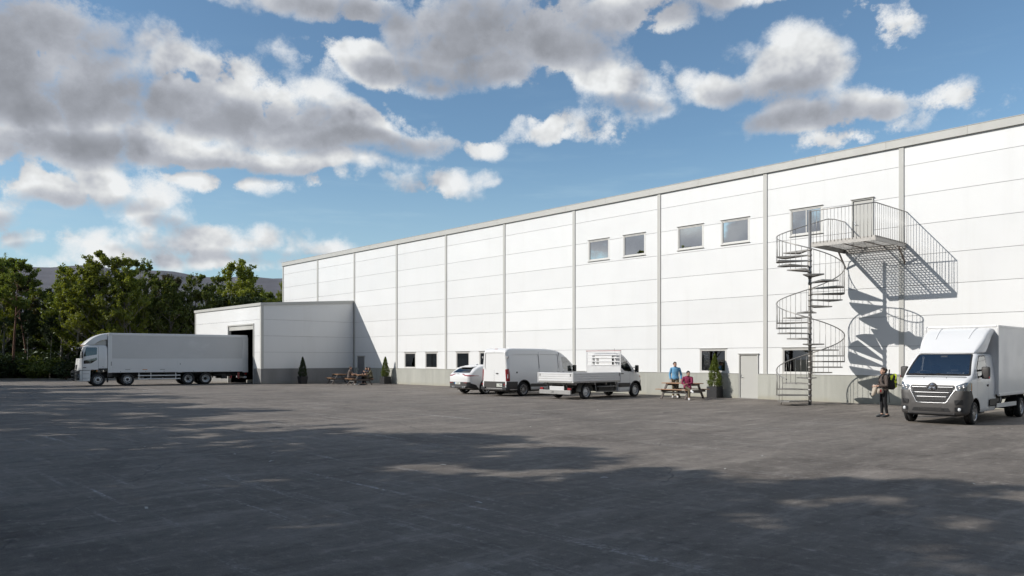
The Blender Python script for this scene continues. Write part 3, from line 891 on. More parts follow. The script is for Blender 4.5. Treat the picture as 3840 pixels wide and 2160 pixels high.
AX = {'x': 0, 'y': 1, 'z': 2}
def rpoly(pts, r=.03, n=2):
    """round the corners of a convex polygon"""
    out = []; N = len(pts)
    for i in range(N):
        p = Vector(pts[i]); a = Vector(pts[i - 1]) - p; b = Vector(pts[(i + 1) % N]) - p
        k = min(r if not isinstance(r, (list, tuple)) else r[i], a.length * .45, b.length * .45)
        p0 = p + a.normalized() * k; p1 = p + b.normalized() * k
        for j in range(n + 1):
            t = j / n; out.append(tuple(p0.lerp(p, t).lerp(p.lerp(p1, t), t)))
    return out
def inside(poly, q):
    s = 0; N = len(poly)
    for i in range(N):
        a, b = poly[i], poly[(i + 1) % N]
        c = (b[0] - a[0]) * (q[1] - a[1]) - (b[1] - a[1]) * (q[0] - a[0])
        if abs(c) < 1e-12: continue
        if s == 0: s = 1 if c > 0 else -1
        elif (c > 0) != (s > 0): return False
    return True
def cut(bm, poly, axes, sel):
    """cut a convex outline through the chosen faces; returns the faces inside it"""
    a0, a1 = AX[axes[0]], AX[axes[1]]
    lo = [min(p[i] for p in poly) - .002 for i in (0, 1)]; hi = [max(p[i] for p in poly) + .002 for i in (0, 1)]
    def near(fs):
        r = []
        for f in fs:
            u = [v.co[a0] for v in f.verts]; w = [v.co[a1] for v in f.verts]
            if max(u) < lo[0] or min(u) > hi[0] or max(w) < lo[1] or min(w) > hi[1]: continue
            r.append(f)
        return r
    bm.normal_update()
    fs = near([f for f in bm.faces if sel(f)])
    N = len(poly)
    for i in range(N):
        p, q = poly[i], poly[(i + 1) % N]
        no = [0, 0, 0]; no[a0] = q[1] - p[1]; no[a1] = -(q[0] - p[0])
        if Vector(no).length < 1e-7: continue
        co = [0, 0, 0]; co[a0] = p[0]; co[a1] = p[1]
        ge = set(fs)
        for f in fs: ge.update(f.edges); ge.update(f.verts)
        if not ge: return []
        res = bmesh.ops.bisect_plane(bm, geom=list(ge), plane_co=co, plane_no=no, dist=1e-5)
        fs = near([g for g in res['geom'] if isinstance(g, bmesh.types.BMFace) and g.is_valid])
    out = []
    for f in fs:
        c = f.calc_center_median()
        if inside(poly, (c[a0], c[a1])): out.append(f)
    return out
def faces_out(bm, faces, name, m, parent, off=0.0, keep=False, thick=0.0, smooth=True):
    """make the faces a mesh of their own, moved off along their normals, and take them out of the hull"""
    bm.normal_update(); vm = {}; vs = []; fs = []; acc = {}
    for f in faces:
        for v in f.verts: acc[v] = acc.get(v, Vector()) + f.normal
    for v, nrm in acc.items():
        vm[v] = len(vs); vs.append(v.co + nrm.normalized() * off)
    for f in faces: fs.append([vm[v] for v in f.verts])
    if not keep: bmesh.ops.delete(bm, geom=list(faces), context='FACES')
    mb = MB(); mb.add(vs, fs, smooth)
    if not fs: return None
    o = mb.build(name, m, parent, smooth=smooth)
    if thick:
        md = o.modifiers.new('solid', 'SOLIDIFY'); md.thickness = thick; md.offset = -1
    return o
def side_cut(bm, pts, name, m, parent, side, off=0.0, r=.03, keep=False, thick=0.0):
    poly = rpoly(pts, r) if r else pts
    fs = cut(bm, poly, 'xz', lambda f: (f.calc_center_median().y * side > .25) and abs(f.normal.y) > .2)
    return faces_out(bm, fs, name, m, parent, off, keep, thick)
def end_cut(bm, pts, name, m, parent, sel, off=0.0, r=.03, keep=False, thick=0.0):
    poly = rpoly(pts, r) if r else pts
    fs = cut(bm, poly, 'yz', sel)
    return faces_out(bm, fs, name, m, parent, off, keep, thick)
def finish_body(bm, name, m, parent, angle=38):
    me = bpy.data.meshes.new(name); 
    for f in bm.faces: f.smooth = True
    bm.to_mesh(me); bm.free()
    return link(name, me, m, parent, angle=angle)
def lining(bm, x0, x1, parent, m=None):
    fs = [f for f in bm.faces if x0 < f.calc_center_median().x < x1 and f.calc_center_median().z > .5]
    o = faces_out(bm, fs, 'cabin_lining', m or MATS['cab_trim'], parent, -.028, keep=True)
    return o


def wheel(parent, x, y, rad, wid, style='steel', side=1, rim=None):
    """side = +1: outer face towards +y"""
    s = side; rr = rim or rad * .62
    M = Matrix.Translation((x, y, rad)) @ Matrix.Rotation(-pi / 2 * s, 4, 'X')   # local z points outwards
    t = MB(); h = wid / 2
    t.lathe([(rr, -h * .8), (rr + .02, -h), (rad - .05, -h), (rad - .012, -h * .82), (rad, -h * .55), (rad, -h * .1), (rad - .008, -h * .08), (rad - .008, h * .08), (rad, h * .1), (rad, h * .55), (rad - .012, h * .82), (rad - .05, h), (rr + .02, h), (rr, h * .8)], 40, M)
    o = t.build('wheel', MATS['rubber'], parent)
    m = MATS['alloy'] if style in ('spoke', 'alloy') else MATS['steel_wheel']
    r = MB()
    r.lathe([(rr, h * .8), (rr + .004, h * .86), (rr - .012, h * .9), (rr - .02, h * .7), (rr - .03, -h * .5)], 36, M)
    if style == 'steel':
        r.lathe([(rr - .022, h * .25), (rr - .06, h * .42), (rr * .55, h * .55), (rr * .42, h * .35), (rr * .3, h * .62), (0.001, h * .66)], 32, M)
        holes = MB()
        for k in range(10):
            a = 2 * pi * k / 10; holes.cyl(M @ Vector((rr * .70 * cos(a), rr * .70 * sin(a), h * .40)), M @ Vector((rr * .70 * cos(a), rr * .70 * sin(a), h * .53)), rr * .10, 10)
    elif style == 'truck':
        r.lathe([(rr - .03, h * .1), (rr * .82, h * .25), (rr * .62, h * .72), (rr * .36, h * .76), (rr * .32, h * .5)], 36, M)
        holes = MB()
        for k in range(8):
            a = 2 * pi * k / 8; holes.cyl(M @ Vector((rr * .74 * cos(a), rr * .74 * sin(a), h * .30)), M @ Vector((rr * .74 * cos(a), rr * .74 * sin(a), h * .56)), rr * .11, 10)
        holes.lathe([(rr * .33, h * .5), (rr * .31, h * .9), (rr * .2, h * 1.02), (.001, h * 1.04)], 20, M)
    elif style == 'deep':
        r.lathe([(rr - .02, -h * .3), (rr * .80, -h * .35), (rr * .62, -h * .5), (rr * .5, -h * .5), (rr * .48, -h * .1), (.001, -h * .1)], 36, M)
        holes = MB()
        for k in range(8):
            a = 2 * pi * k / 8; holes.cyl(M @ Vector((rr * .7 * cos(a), rr * .7 * sin(a), -h * .45)), M @ Vector((rr * .7 * cos(a), rr * .7 * sin(a), -h * .28)), rr * .09, 8)
        holes.lathe([(rr * .42, -h * .1), (rr * .38, h * .2), (.001, h * .25)], 18, M)
    else:
        n = 10 if style == 'spoke' else 5
        holes = MB(); holes.lathe([(rr - .03, -h * .2), (.001, -h * .2)], 24, M)
        for k in range(n):
            a = 2 * pi * k / n
            for da in ((-.10, .10) if style == 'alloy' else (0,)):
                p0 = Vector((rr * .15 * cos(a), rr * .15 * sin(a), h * .55)); p1 = Vector((rr * .96 * cos(a + da * 1.6), rr * .96 * sin(a + da * 1.6), h * .66))
                up = M.to_3x3() @ Vector((0, 0, 1))
                r.bar(M @ p0, M @ p1, rr * .10, .03, up)
        r.lathe([(rr * .24, h * .2), (rr * .22, h * .66), (.001, h * .72)], 20, M)
    q = r.build('rim', m, o)
    tag(holes.build('hub_recess', MATS['gap_black'] if style != 'truck' else MATS['chassis'], o), kind='stuff')
    return o


def letters(txt, size, name, m, parent, loc, rot):
    """raised lettering as a real mesh"""
    cu = bpy.data.curves.new(name, 'FONT'); cu.body = txt; cu.size = size; cu.extrude = .002; cu.align_x = 'CENTER'; cu.align_y = 'CENTER'
    ob = bpy.data.objects.new(name, cu); COL.objects.link(ob)
    dg = bpy.context.evaluated_depsgraph_get(); me = bpy.data.meshes.new_from_object(ob.evaluated_get(dg))
    bpy.data.objects.remove(ob); bpy.data.curves.remove(cu)
    me.transform(Matrix.Translation(loc) @ rot.to_4x4()); me.materials.clear(); me.materials.append(m); me.name = name
    o = bpy.data.objects.new(name, me); COL.objects.link(o); o.parent = parent
    return o
ROT_REAR = Matrix(((0, 0, -1), (-1, 0, 0), (0, 1, 0)))     # text read from behind the vehicle (looking along +x)
ROT_FRONT = Matrix(((0, 0, 1), (1, 0, 0), (0, 1, 0)))      # text read from the front
ROT_LEFT = Matrix(((-1, 0, 0), (0, 0, 1), (0, 1, 0)))      # text read from the left (+y)
ROT_RIGHT = Matrix(((1, 0, 0), (0, 0, -1), (0, 1, 0)))

def arch(bm, parent, x, rad, z, side, m=None, depth=.3, w=.93, lip=True, lipm=None):
    poly = [(x + rad * cos(2 * pi * k / 28), z + rad * sin(2 * pi * k / 28)) for k in range(28)]
    fs = cut(bm, poly, 'xz', lambda f: f.calc_center_median().y * side > .3)
    if fs: bmesh.ops.delete(bm, geom=fs, context='FACES')
    h = MB(); n = 20; y0 = (w - .012) * side; y1 = (w - depth) * side
    vs = [(x + rad * cos(pi * 1.25 - pi * 1.5 * k / n), yy, max(.30, z + rad * sin(pi * 1.25 - pi * 1.5 * k / n))) for yy in (y0, y1) for k in range(n + 1)]
    h.add(vs, [(k, k + 1, n + 2 + k, n + 1 + k) for k in range(n)], True)
    h.add([(x, y1, z)] + [vs[n + 1 + k] for k in range(n + 1)], [(0, k + 1, k + 2) for k in range(n)])
    h.build('wheel_arch', MATS['gap_black'], parent)
    if lip:
        pts = [(x + (rad + .012) * cos(pi * 1.12 - pi * 1.24 * k / 24), (w + .004) * side, z + (rad + .012) * sin(pi * 1.12 - pi * 1.24 * k / 24)) for k in range(25)]
        pts = [q for q in pts if q[2] > .22]
        l = MB()
        for k in range(len(pts) - 1): l.bar(pts[k], pts[k + 1], .03, .05, (0, 1, 0))
        l.build('arch_trim', lipm or MATS['plastic_black'], parent)

def mirror(parent, x, y, z, side, hgt=.34, wid=.17, arm=.12):
    o = MB().bbox(x - .05, x + .09, (y + arm * side) if side > 0 else (y + (arm + wid) * side), (y + (arm + wid) * side) if side > 0 else (y + arm * side), z - hgt / 2, z + hgt / 2, .04).build('mirror', MATS['plastic_black'], parent, smooth=True)
    a = MB(); a.bar((x + .02, y - .04 * side, z + hgt * .2), (x + .02, y + (arm + .03) * side, z + hgt * .2), .04, .03); a.bar((x + .02, y - .04 * side, z - hgt * .25), (x + .02, y + (arm + .03) * side, z - hgt * .25), .04, .03)
    a.build('mirror_arm', MATS['plastic_black'], o)
    g0, g1 = sorted((y + (arm + .02) * side, y + (arm + wid - .02) * side))
    MB().box(x - .054, x - .051, g0, g1, z - hgt / 2 + .03, z + hgt / 2 - .03).build('mirror_glass', MATS['glass_mirror'], o)
    return o
def seats(parent, x, ys, z=.72):
    for y in ys:
        s = MB(); s.bbox(x - .22, x + .26, y - .23, y + .23, z - .1, z + .08, .05); s.build('seat', MATS['seat_fabric'], parent, smooth=True)
        b = MB(); M = Matrix.Translation((x - .2, y, z)) @ Matrix.Rotation(-.18, 4, 'Y')
        b.bbox(-.06, .06, -.22, .22, 0, .58, .05, M); b.bbox(-.05, .05, -.12, .12, .60, .80, .04, M)
        b.build('backrest', MATS['seat_fabric'], parent, smooth=True)
def steering(parent, x, y, z, rad=.19):
    M = Matrix.Translation((x, y, z)) @ Matrix.Rotation(R(-62), 4, 'Y')
    pts = [M @ Vector((rad * cos(2 * pi * k / 24), rad * sin(2 * pi * k / 24), 0)) for k in range(24)]
    w = MB(); w.tube(pts, .014, 6, closed=True); w.bar(M @ Vector((0, -rad, 0)), M @ Vector((0, rad, 0)), .03, .02); w.cyl(M @ Vector((0, 0, -.25)), M @ Vector((0, 0, .02)), .035, 10)
    w.build('steering_wheel', MATS['plastic_black'], parent)
def frange(a, b, n): return [a + (b - a) * i / n for i in range(n + 1)]
def numplate(parent, x, y, z, txt, w=.50, h=.115, blue=True, rot=ROT_REAR, sgn=-1):
    o = MB().bbox(x - .006, x + .006, y - w / 2, y + w / 2, z - h / 2, z + h / 2, .004).build('number_plate', MATS['plate_white'], parent)
    if blue:
        q = y + w / 2 - .022 if sgn < 0 else y - w / 2 + .022
        MB().box(x + sgn * .0065 - .001, x + sgn * .0065 + .001, q - .022, q + .022, z - h / 2 + .006, z + h / 2 - .006).build('plate_band', MATS['plate_blue'], o)
    letters(txt, h * .8, 'plate_lettering', MATS['letter_dark'], o, (x + sgn * .0075, y - (.02 if sgn < 0 else -.02) * (1 if blue else 0), z), rot)

# ------------------------------------------------------------------ white high-roof van
def build_van():
    t = thing('panel_van', 'white high-roof panel van seen from behind, parked nose to the wall', 'van', (-29.09, -7.22, 0), R(90))
    ZT = [(0, 2.24), (.06, 2.32), (.22, 2.385), (.7, 2.41), (2.6, 2.405), (3.3, 2.36), (3.75, 2.27), (4.10, 2.10), (4.45, 1.86), (4.8, 1.55), (5.08, 1.26), (5.20, 1.185), (5.45, 1.10), (5.60, .95), (5.68, .70)]
    W = [(0, .90), (.05, .945), (.18, .975), (.6, .985), (4.4, .985), (5.0, .96), (5.4, .88), (5.6, .74), (5.68, .62)]
    ZB = [(0, .36), (.3, .32), (5.2, .30), (5.68, .33)]
    X = sorted(set([0, .02, .05, .1] + frange(.15, 3.2, 22) + frange(3.2, 5.68, 40)))
    bm = body_bm(X, lambda x: interp(W, x), lambda x: interp(ZB, x), lambda x: interp(ZT, x), belt=1.15, tumble=.14, rc=.13, crown=.03, waist=.03)
    rear = lambda f: f.calc_center_median().x < .2 and abs(f.normal.x) > .25
    for s in (1, -1):
        arch(bm, t, 1.12, .43, .37, s, w=.975); arch(bm, t, 4.72, .43, .37, s, w=.965)
        side_cut(bm, [(3.86, 1.98), (4.24, 1.95), (4.84, 1.36), (4.90, 1.22), (4.22, 1.22), (3.94, 1.36)], 'side_window', MATS['glass_car'], t, s, .002, .05)
        side_cut(bm, [(4.27, 1.965), (4.30, 1.965), (4.335, 1.20), (4.305, 1.20)], 'window_bar', MATS['gap_black'], t, s, .006, 0)
        # pressed panels of the load bay
        for (a, b) in ((.38, 2.20), (2.24, 3.62)):
            side_cut(bm, [(a, 2.10), (b, 2.10), (b, 1.37), (a + (.24 if a < 1 else 0), 1.37), (a, 1.60)], 'side_pressing', MATS['paint_white'], t, s, -.024, .09)
        for xx in (2.22, 3.70): side_cut(bm, [(xx - .006, 2.22), (xx + .006, 2.22), (xx + .006, .74), (xx - .006, .74)], 'door_gap', MATS['gap_black'], t, s, -.004, 0)
        side_cut(bm, [(2.23, 1.175), (3.69, 1.165), (3.69, 1.150), (2.23, 1.160)], 'slide_rail', MATS['chassis_light'], t, s, .002, 0)
        # taillight at the rear corner
        side_cut(bm, [(.0, 1.37), (.11, 1.37), (.155, 1.08), (.155, .76), (.0, .76)], 'tail_light', MATS['lens_red'], t, s, .010, .02)
        fs = cut(bm, [(.80 * s, 1.34), (1.0 * s, 1.37), (1.0 * s, .76), (.86 * s, .76), (.84 * s, 1.0)], 'yz', rear)
        faces_out(bm, fs, 'tail_light', MATS['lens_red'], t, .010)
        MB().bbox(.028, .062, .915 if s > 0 else -.955, .955 if s > 0 else -.915, .90, 1.10, .01).build('reverse_lamp', MATS['lens_clear'], t)
        # dark lower cladding
        for (a, b, z) in ((.0, .68, .745), (1.57, 4.27, .62), (5.16, 5.5, .62)):
            side_cut(bm, [(a, z), (b, z - .01), (b, .37 if a < 1 else .46), (a, .37 if a < 1 else .46)], 'side_cladding', MATS['plastic_grey'], t, s, .012, .015)
        side_cut(bm, [(1.57, .455), (4.27, .445), (4.27, .325), (1.57, .325)], 'sill_cover', MATS['alu_side'], t, s, .004, .01)
        for hx in (3.56, 3.96): MB().bbox(hx - .09, hx + .09, .985 * s - .014, .985 * s + .014, 1.165, 1.20, .012).build('door_handle', MATS['plastic_black'], t)
        MB().cyl((.62, .982 * s, 1.19), (.62, .995 * s, 1.19), .045, 16).build('fuel_cap' if s < 0 else 'side_cap', MATS['plastic_black'], t)
        mirror(t, 4.62, .95 * s, 1.38, s)
        for z in (1.94,): MB().bbox(.0, .10, .93 * s - .04, .93 * s + .04, z - .05, z + .05, .01).build('door_hinge', MATS['chassis_light'], t)
    # windscreen
    ws = lambda f: f.normal.x > .2 and 4.0 < f.calc_center_median().x < 5.15
    end_cut(bm, [(-.70, 2.06), (.70, 2.06), (.84, 1.27), (-.84, 1.27)], 'windscreen', MATS['glass_car'], t, ws, .0, .06)
    # rear doors: raised upper panel, split, dark bottom, handle, plate
    fs = cut(bm, rpoly([(-.70, 2.17), (.70, 2.17), (.74, 1.42), (.62, 1.33), (-.62, 1.33), (-.74, 1.42)], .06), 'yz', rear); faces_out(bm, fs, 'rear_door_pressing', MATS['paint_white'], t, -.024)
    fs = cut(bm, rpoly([(-.80, .735), (.80, .735), (.80, .40), (-.80, .40)], .02), 'yz', rear); faces_out(bm, fs, 'rear_kick_panel', MATS['plastic_grey'], t, .004)
    fs = cut(bm, [(.018, 2.26), (.030, 2.26), (.030, .41), (.018, .41)], 'yz', rear); faces_out(bm, fs, 'door_gap', MATS['gap_black'], t, -.004)
    for s in (1, -1):
        fs = cut(bm, [(.795 * s, 2.24), (.805 * s, 2.24), (.855 * s, .75), (.845 * s, .75)], 'yz', rear); faces_out(bm, fs, 'door_gap', MATS['gap_black'], t, -.003)
    MB().bbox(-.035, .02, -.31, -.12, 1.12, 1.15, .012).bbox(-.03, .02, -.24, -.18, 1.10, 1.17, .01).build('rear_handle', MATS['plastic_black'], t)
    MB().bbox(.115, .18, -.11, .11, 2.335, 2.372, .008).build('high_brake_light', MATS['lens_red'], t)
    MB().bbox(-.07, .16, -.84, .84, .30, .385, .025).build('rear_bumper', MATS['plastic_grey'], t)
    for s in (1, -1): MB().bbox(-.085, .20, .80 * s - .15, .80 * s + .15, .31, .47, .03).build('bumper_corner', MATS['plastic_black'], t); MB().box(-.088, -.084, .82 * s - .04, .82 * s + .04, .56, .64).build('reflector', MATS['lens_red'], t)
    MB().bbox(-.012, .02, -.68, -.10, .47, .66, .01).build('plate_recess', MATS['plastic_black'], t)
    numplate(t, -.014, -.38, .56, 'KL 29061', .42, .15, blue=False)
    # front bumper and lamps
    fr = lambda f: f.normal.x > .3 and f.calc_center_median().x > 5.2
    end_cut(bm, [(-.8, .62), (.8, .62), (.8, .34), (-.8, .34)], 'front_bumper', MATS['plastic_grey'], t, fr, .02, .03)
    for s in (1, -1): end_cut(bm, [(.42 * s, 1.02), (.72 * s, 1.04), (.74 * s, .84), (.5 * s, .82)], 'headlight', MATS['headlamp_glass'], t, fr, .008, .03)
    end_cut(bm, [(-.36, .95), (.36, .95), (.3, .68), (-.3, .68)], 'grille', MATS['plastic_black'], t, fr, .006, .03)
    lining(bm, 3.75, 5.1, t)
    finish_body(bm, 'body', MATS['paint_white'], t)
    MB().box(3.70, 3.73, -.90, .90, .40, 2.2).build('bulkhead', MATS['cab_trim'], t)
    d = MB(); d.bbox(4.72, 5.1, -.86, .86, .75, 1.17, .06); d.build('dashboard', MATS['dash'], t)
    seats(t, 4.12, (.5, -.5), .86); steering(t, 4.66, .45, 1.22)
    MB().box(.3, 5.3, -.7, .7, .22, .40).build('underbody', MATS['chassis'], t)
    for s in (1, -1):
        wheel(t, 1.12, .855 * s, .345, .22, 'spoke', s, .235); wheel(t, 4.72, .855 * s, .345, .22, 'spoke', s, .235)
    return t
build_van()

# ------------------------------------------------------------------ white dropside truck
def build_flatbed():
    t = thing('dropside_truck', 'white dropside pickup truck with open aluminium bed and tall headboard', 'truck', (-24.93, -7.15, 0), R(90))
    ZT = [(3.46, 2.08), (3.52, 2.13), (3.65, 2.15), (3.82, 2.13), (4.02, 2.02), (4.25, 1.82), (4.50, 1.58), (4.72, 1.36), (4.85, 1.28), (5.10, 1.18), (5.30, 1.03), (5.42, .86), (5.46, .62)]
    W = [(3.46, .88), (3.52, .92), (4.3, .93), (4.8, .92), (5.15, .87), (5.35, .76), (5.46, .62)]
    ZB = [(3.46, .26), (5.2, .26), (5.46, .30)]
    X = sorted(set(frange(3.46, 3.6, 4) + frange(3.6, 5.46, 44)))
    bm = body_bm(X, lambda x: interp(W, x), lambda x: interp(ZB, x), lambda x: interp(ZT, x), belt=1.15, tumble=.15, rc=.12, crown=.03, waist=.03)
    for s in (1, -1):
        arch(bm, t, 4.75, .415, .36, s, w=.915)
        side_cut(bm, [(3.60, 1.98), (3.86, 1.95), (4.38, 1.46), (4.46, 1.24), (3.90, 1.28), (3.66, 1.44)], 'side_window', MATS['glass_car'], t, s, .002, .05)
        side_cut(bm, [(4.10, 1.76), (4.13, 1.76), (4.19, 1.22), (4.16, 1.22)], 'window_bar', MATS['gap_black'], t, s, .006, 0)
        side_cut(bm, [(3.545, 1.95), (3.555, 1.95), (3.555, .30), (3.545, .30)], 'door_gap', MATS['gap_black'], t, s, -.004, 0)
        side_cut(bm, [(4.30, 1.2), (4.31, 1.2), (4.31, .5), (4.30, .5)], 'door_gap', MATS['gap_black'], t, s, -.004, 0)
        side_cut(bm, [(3.48, .705), (4.34, .695), (4.34, .50), (3.48, .50)], 'side_cladding', MATS['plastic_grey'], t, s, .012, .015)
        MB().bbox(3.63, 3.81, .93 * s - .016, .93 * s + .016, 1.13, 1.17, .012).build('door_handle', MATS['plastic_black'], t)
        side_cut(bm, [(5.12, 1.10), (5.22, 1.02), (5.20, .93), (5.13, .97)], 'indicator', MATS['lens_orange'], t, s, .006, .01)
        mirror(t, 4.62, .90 * s, 1.38, s, .36, .17, .10)
    ws = lambda f: f.normal.x > .2 and 3.7 < f.calc_center_median().x < 4.8
    end_cut(bm, [(-.66, 2.03), (.66, 2.03), (.80, 1.36), (-.80, 1.36)], 'windscreen', MATS['glass_car'], t, ws, .0, .06)
    fr = lambda f: f.normal.x > .2 and f.calc_center_median().x > 5.1
    fs = [f for f in bm.faces if f.calc_center_median().x > 5.18 and f.calc_center_median().z < .80 and f.normal.z < .6]
    faces_out(bm, fs, 'front_bumper', MATS['plastic_grey'], t, .015)
    for s in (1, -1): end_cut(bm, [(.45 * s, 1.08), (.72 * s, 1.06), (.74 * s, .86), (.5 * s, .86)], 'headlight', MATS['headlamp_glass'], t, fr, .006, .03)
    end_cut(bm, [(-.4, .98), (.4, .98), (.34, .84), (-.34, .84)], 'grille', MATS['plastic_black'], t, fr, .006, .02)
    re = lambda f: f.normal.x < -.5
    end_cut(bm, [(-.62, 1.95), (.62, 1.95), (.66, 1.42), (-.66, 1.42)], 'rear_window', MATS['glass_car'], t, re, .0, .05)
    lining(bm, 3.5, 4.75, t)
    finish_body(bm, 'cab', MATS['paint_white'], t)
    MB().bbox(4.42, 4.8, -.82, .82, .7, 1.18, .06).build('dashboard', MATS['dash'], t)
    seats(t, 3.86, (.45, -.45), .84); steering(t, 4.36, .42, 1.22)
    MB().tube([(3.62, -.55, 2.13), (3.56, -.56, 2.38)], .006, 6).build('aerial', MATS['plastic_black'], t)
    # bed
    hw = 1.115
    MB().bbox(.0, 3.36, -hw, hw, .765, .81, .008).build('bed_floor', MATS['chassis_light'], t)
    MB().box(.02, 3.34, -hw + .03, hw - .03, .811, .818).build('bed_deck', MATS['steel_brown'], t)
    z0, z1 = .82, 1.235
    def ribbed(lo, hi, axis, at, out):
        """drop side of four pressed ribs"""
        poly = []; n = 4; st = (z1 - z0) / n
        for i in range(n):
            a = z0 + st * i
            poly += [(at, a + .004), (at + out * .014, a + .022), (at + out * .014, a + st - .022), (at, a + st - .004)]
        poly += [(at - out * .02, z1), (at - out * .02, z0)]
        m = MB()
        if axis == 'x': m.prism([(p[0], p[1]) for p in poly], 'x', lo, hi)
        else: m.prism([(p[0], p[1]) for p in poly], 'y', lo, hi)
        return m
    for s in (1, -1): ribbed(.03, 3.33, 'x', hw * s, s).build('drop_side', MATS['alu_side'], t)
    ribbed(-hw + .05, hw - .05, 'y', .0, -1).build('tailboard', MATS['alu_side'], t)
    for s in (1, -1):
        MB().bbox(-.02, .05, hw * s - .035, hw * s + .02, .77, 1.25, .01).build('corner_post', MATS['alu_side'], t)
        MB().bbox(3.33, 3.37, hw * s - .035, hw * s + .02, .77, 1.25, .01).build('front_post', MATS['alu_side'], t)
        MB().bbox(-.024, -.012, (hw - .14) * s - .015, (hw - .14) * s + .015, 1.06, 1.18, .004).build('latch', MATS['gap_black'], t)
        MB().bbox(3.24, 3.27, hw * s + .012 * s - .008, hw * s + .012 * s + .008, 1.04, 1.2, .004).build('latch', MATS['gap_black'], t)
    # headboard
    hb = MB(); hb.bbox(3.37, 3.41, -hw, -hw + .06, .78, 2.27, .01); hb.build('headboard_post', MATS['alu_side'], t)
    hb = MB(); hb.bbox(3.37, 3.41, hw - .06, hw, .78, 2.27, .01); hb.build('headboard_post', MATS['alu_side'], t)
    MB().box(3.375, 3.385, -hw + .06, hw - .06, .82, 1.52).build('headboard_sheet', MATS['alu_side'], t)
    for z in (1.56, 1.74, 1.92, 2.06, 2.20): MB().bbox(3.365, 3.40, -hw + .06, hw - .06, z - .022, z + .022, .006).build('headboard_rail', MATS['alu_side'], t)
    MB().bbox(3.36, 3.42, -hw, hw, 2.245, 2.275, .008).build('headboard_cap', MATS['lens_red'], t)
    # mesh guard panel with louvres between the rails
    g = MB(); g.box(3.388, 3.394, -.55, .55, 1.58, 2.02); g.build('guard_panel', MATS['paint_box'], t)
    for k in range(8): MB().box(3.378, 3.386, .28, .44, 1.62 + k * .04, 1.638 + k * .04).build('louvre', MATS['chassis'], t)
    for y in (-.72, .72): MB().bbox(3.372, 3.384, y - .03, y + .03, 1.58, 1.9, .006).build('strap_plate', MATS['alu_side'], t)
    # chassis
    for s in (1, -1): MB().box(.15, 4.2, .38 * s - .035, .38 * s + .035, .52, .66).build('chassis_rail', MATS['chassis'], t)
    for x in (.3, 1.6, 2.4, 3.1): MB().box(x, x + .08, -1.0, 1.0, .662, .764).build('cross_member', MATS['chassis_light'], t)
    MB().cyl((.9, 0, .36), (1.3, 0, .36), .13, 16).cyl((1.09, -.7, .335), (1.09, .7, .335), .06, 12).build('rear_axle', MATS['chassis'], t)
    MB().bbox(-.02, .05, -.97, 1.02, .24, .43, .012).build('rear_beam', MATS['chassis_light'], t)
    letters('24', .14, 'beam_number', MATS['letter_dark'], t, (-.0225, .14, .335), ROT_REAR)
    MB().bbox(.06, .10, -.50, .42, .42, .60, .01).build('step_box', MATS['alu_side'], t)
    for s in (1, -1):
        MB().bbox(-.01, .05, .88 * s - .10, .88 * s + .10, .44, .54, .012).build('tail_light', MATS['lens_red'], t)
        MB().bar((.1, .6 * s, .76), (.22, .6 * s, .44), .05, .03).build('hanger', MATS['chassis'], t)
    for s in (1, -1):
        m = MB(); n = 14; pts = [(1.09 + .42 * cos(pi * k / n), .36 + .42 * sin(pi * k / n)) for k in range(n + 1)]
        for k in range(n): m.add([(pts[k][0], y, pts[k][1]) for y in ((.70 if s > 0 else -.98), (.98 if s > 0 else -.70))] + [(pts[k + 1][0], y, pts[k + 1][1]) for y in ((.98 if s > 0 else -.70), (.70 if s > 0 else -.98))], [(0, 1, 2, 3)], True)
        m.build('mudguard', MATS['chassis_light'], t)
        MB().bar((1.0, .95 * s, .62), (1.0, .95 * s, .765), .05, .02).build('guard_stay', MATS['chassis'], t)
        x0 = 1.65
        g = MB(); g.tube([(x0 + .1, .92 * s, .765), (x0 + .1, .95 * s, .45), (x0 + .14, .95 * s, .33), (3.35, .95 * s, .31)], .022, 8); g.build('side_guard', MATS['chassis_light'], t)
        g = MB(); g.tube([(x0 + 1.2, .92 * s, .765), (x0 + 1.2, .94 * s, .50)], .02, 8); g.tube([(x0 + .2, .95 * s, .56), (3.3, .95 * s, .56)], .02, 8); g.build('side_guard', MATS['chassis_light'], t)
    MB().bbox(2.05, 3.15, -.86, -.46, .33, .62, .05).build('fuel_tank', MATS['chassis'], t)
    MB().bbox(2.2, 3.0, .46, .86, .33, .60, .04).build('tool_box', MATS['chassis'], t)
    MB().box(3.40, 3.47, -.80, .80, .27, .78).build('cab_back_sill', MATS['chassis_light'], t)
    for s in (1, -1):
        wheel(t, 1.09, .86 * s, .338, .21, 'steel', s, .225); wheel(t, 4.75, .82 * s, .338, .21, 'steel', s, .225)
    return t
build_flatbed()

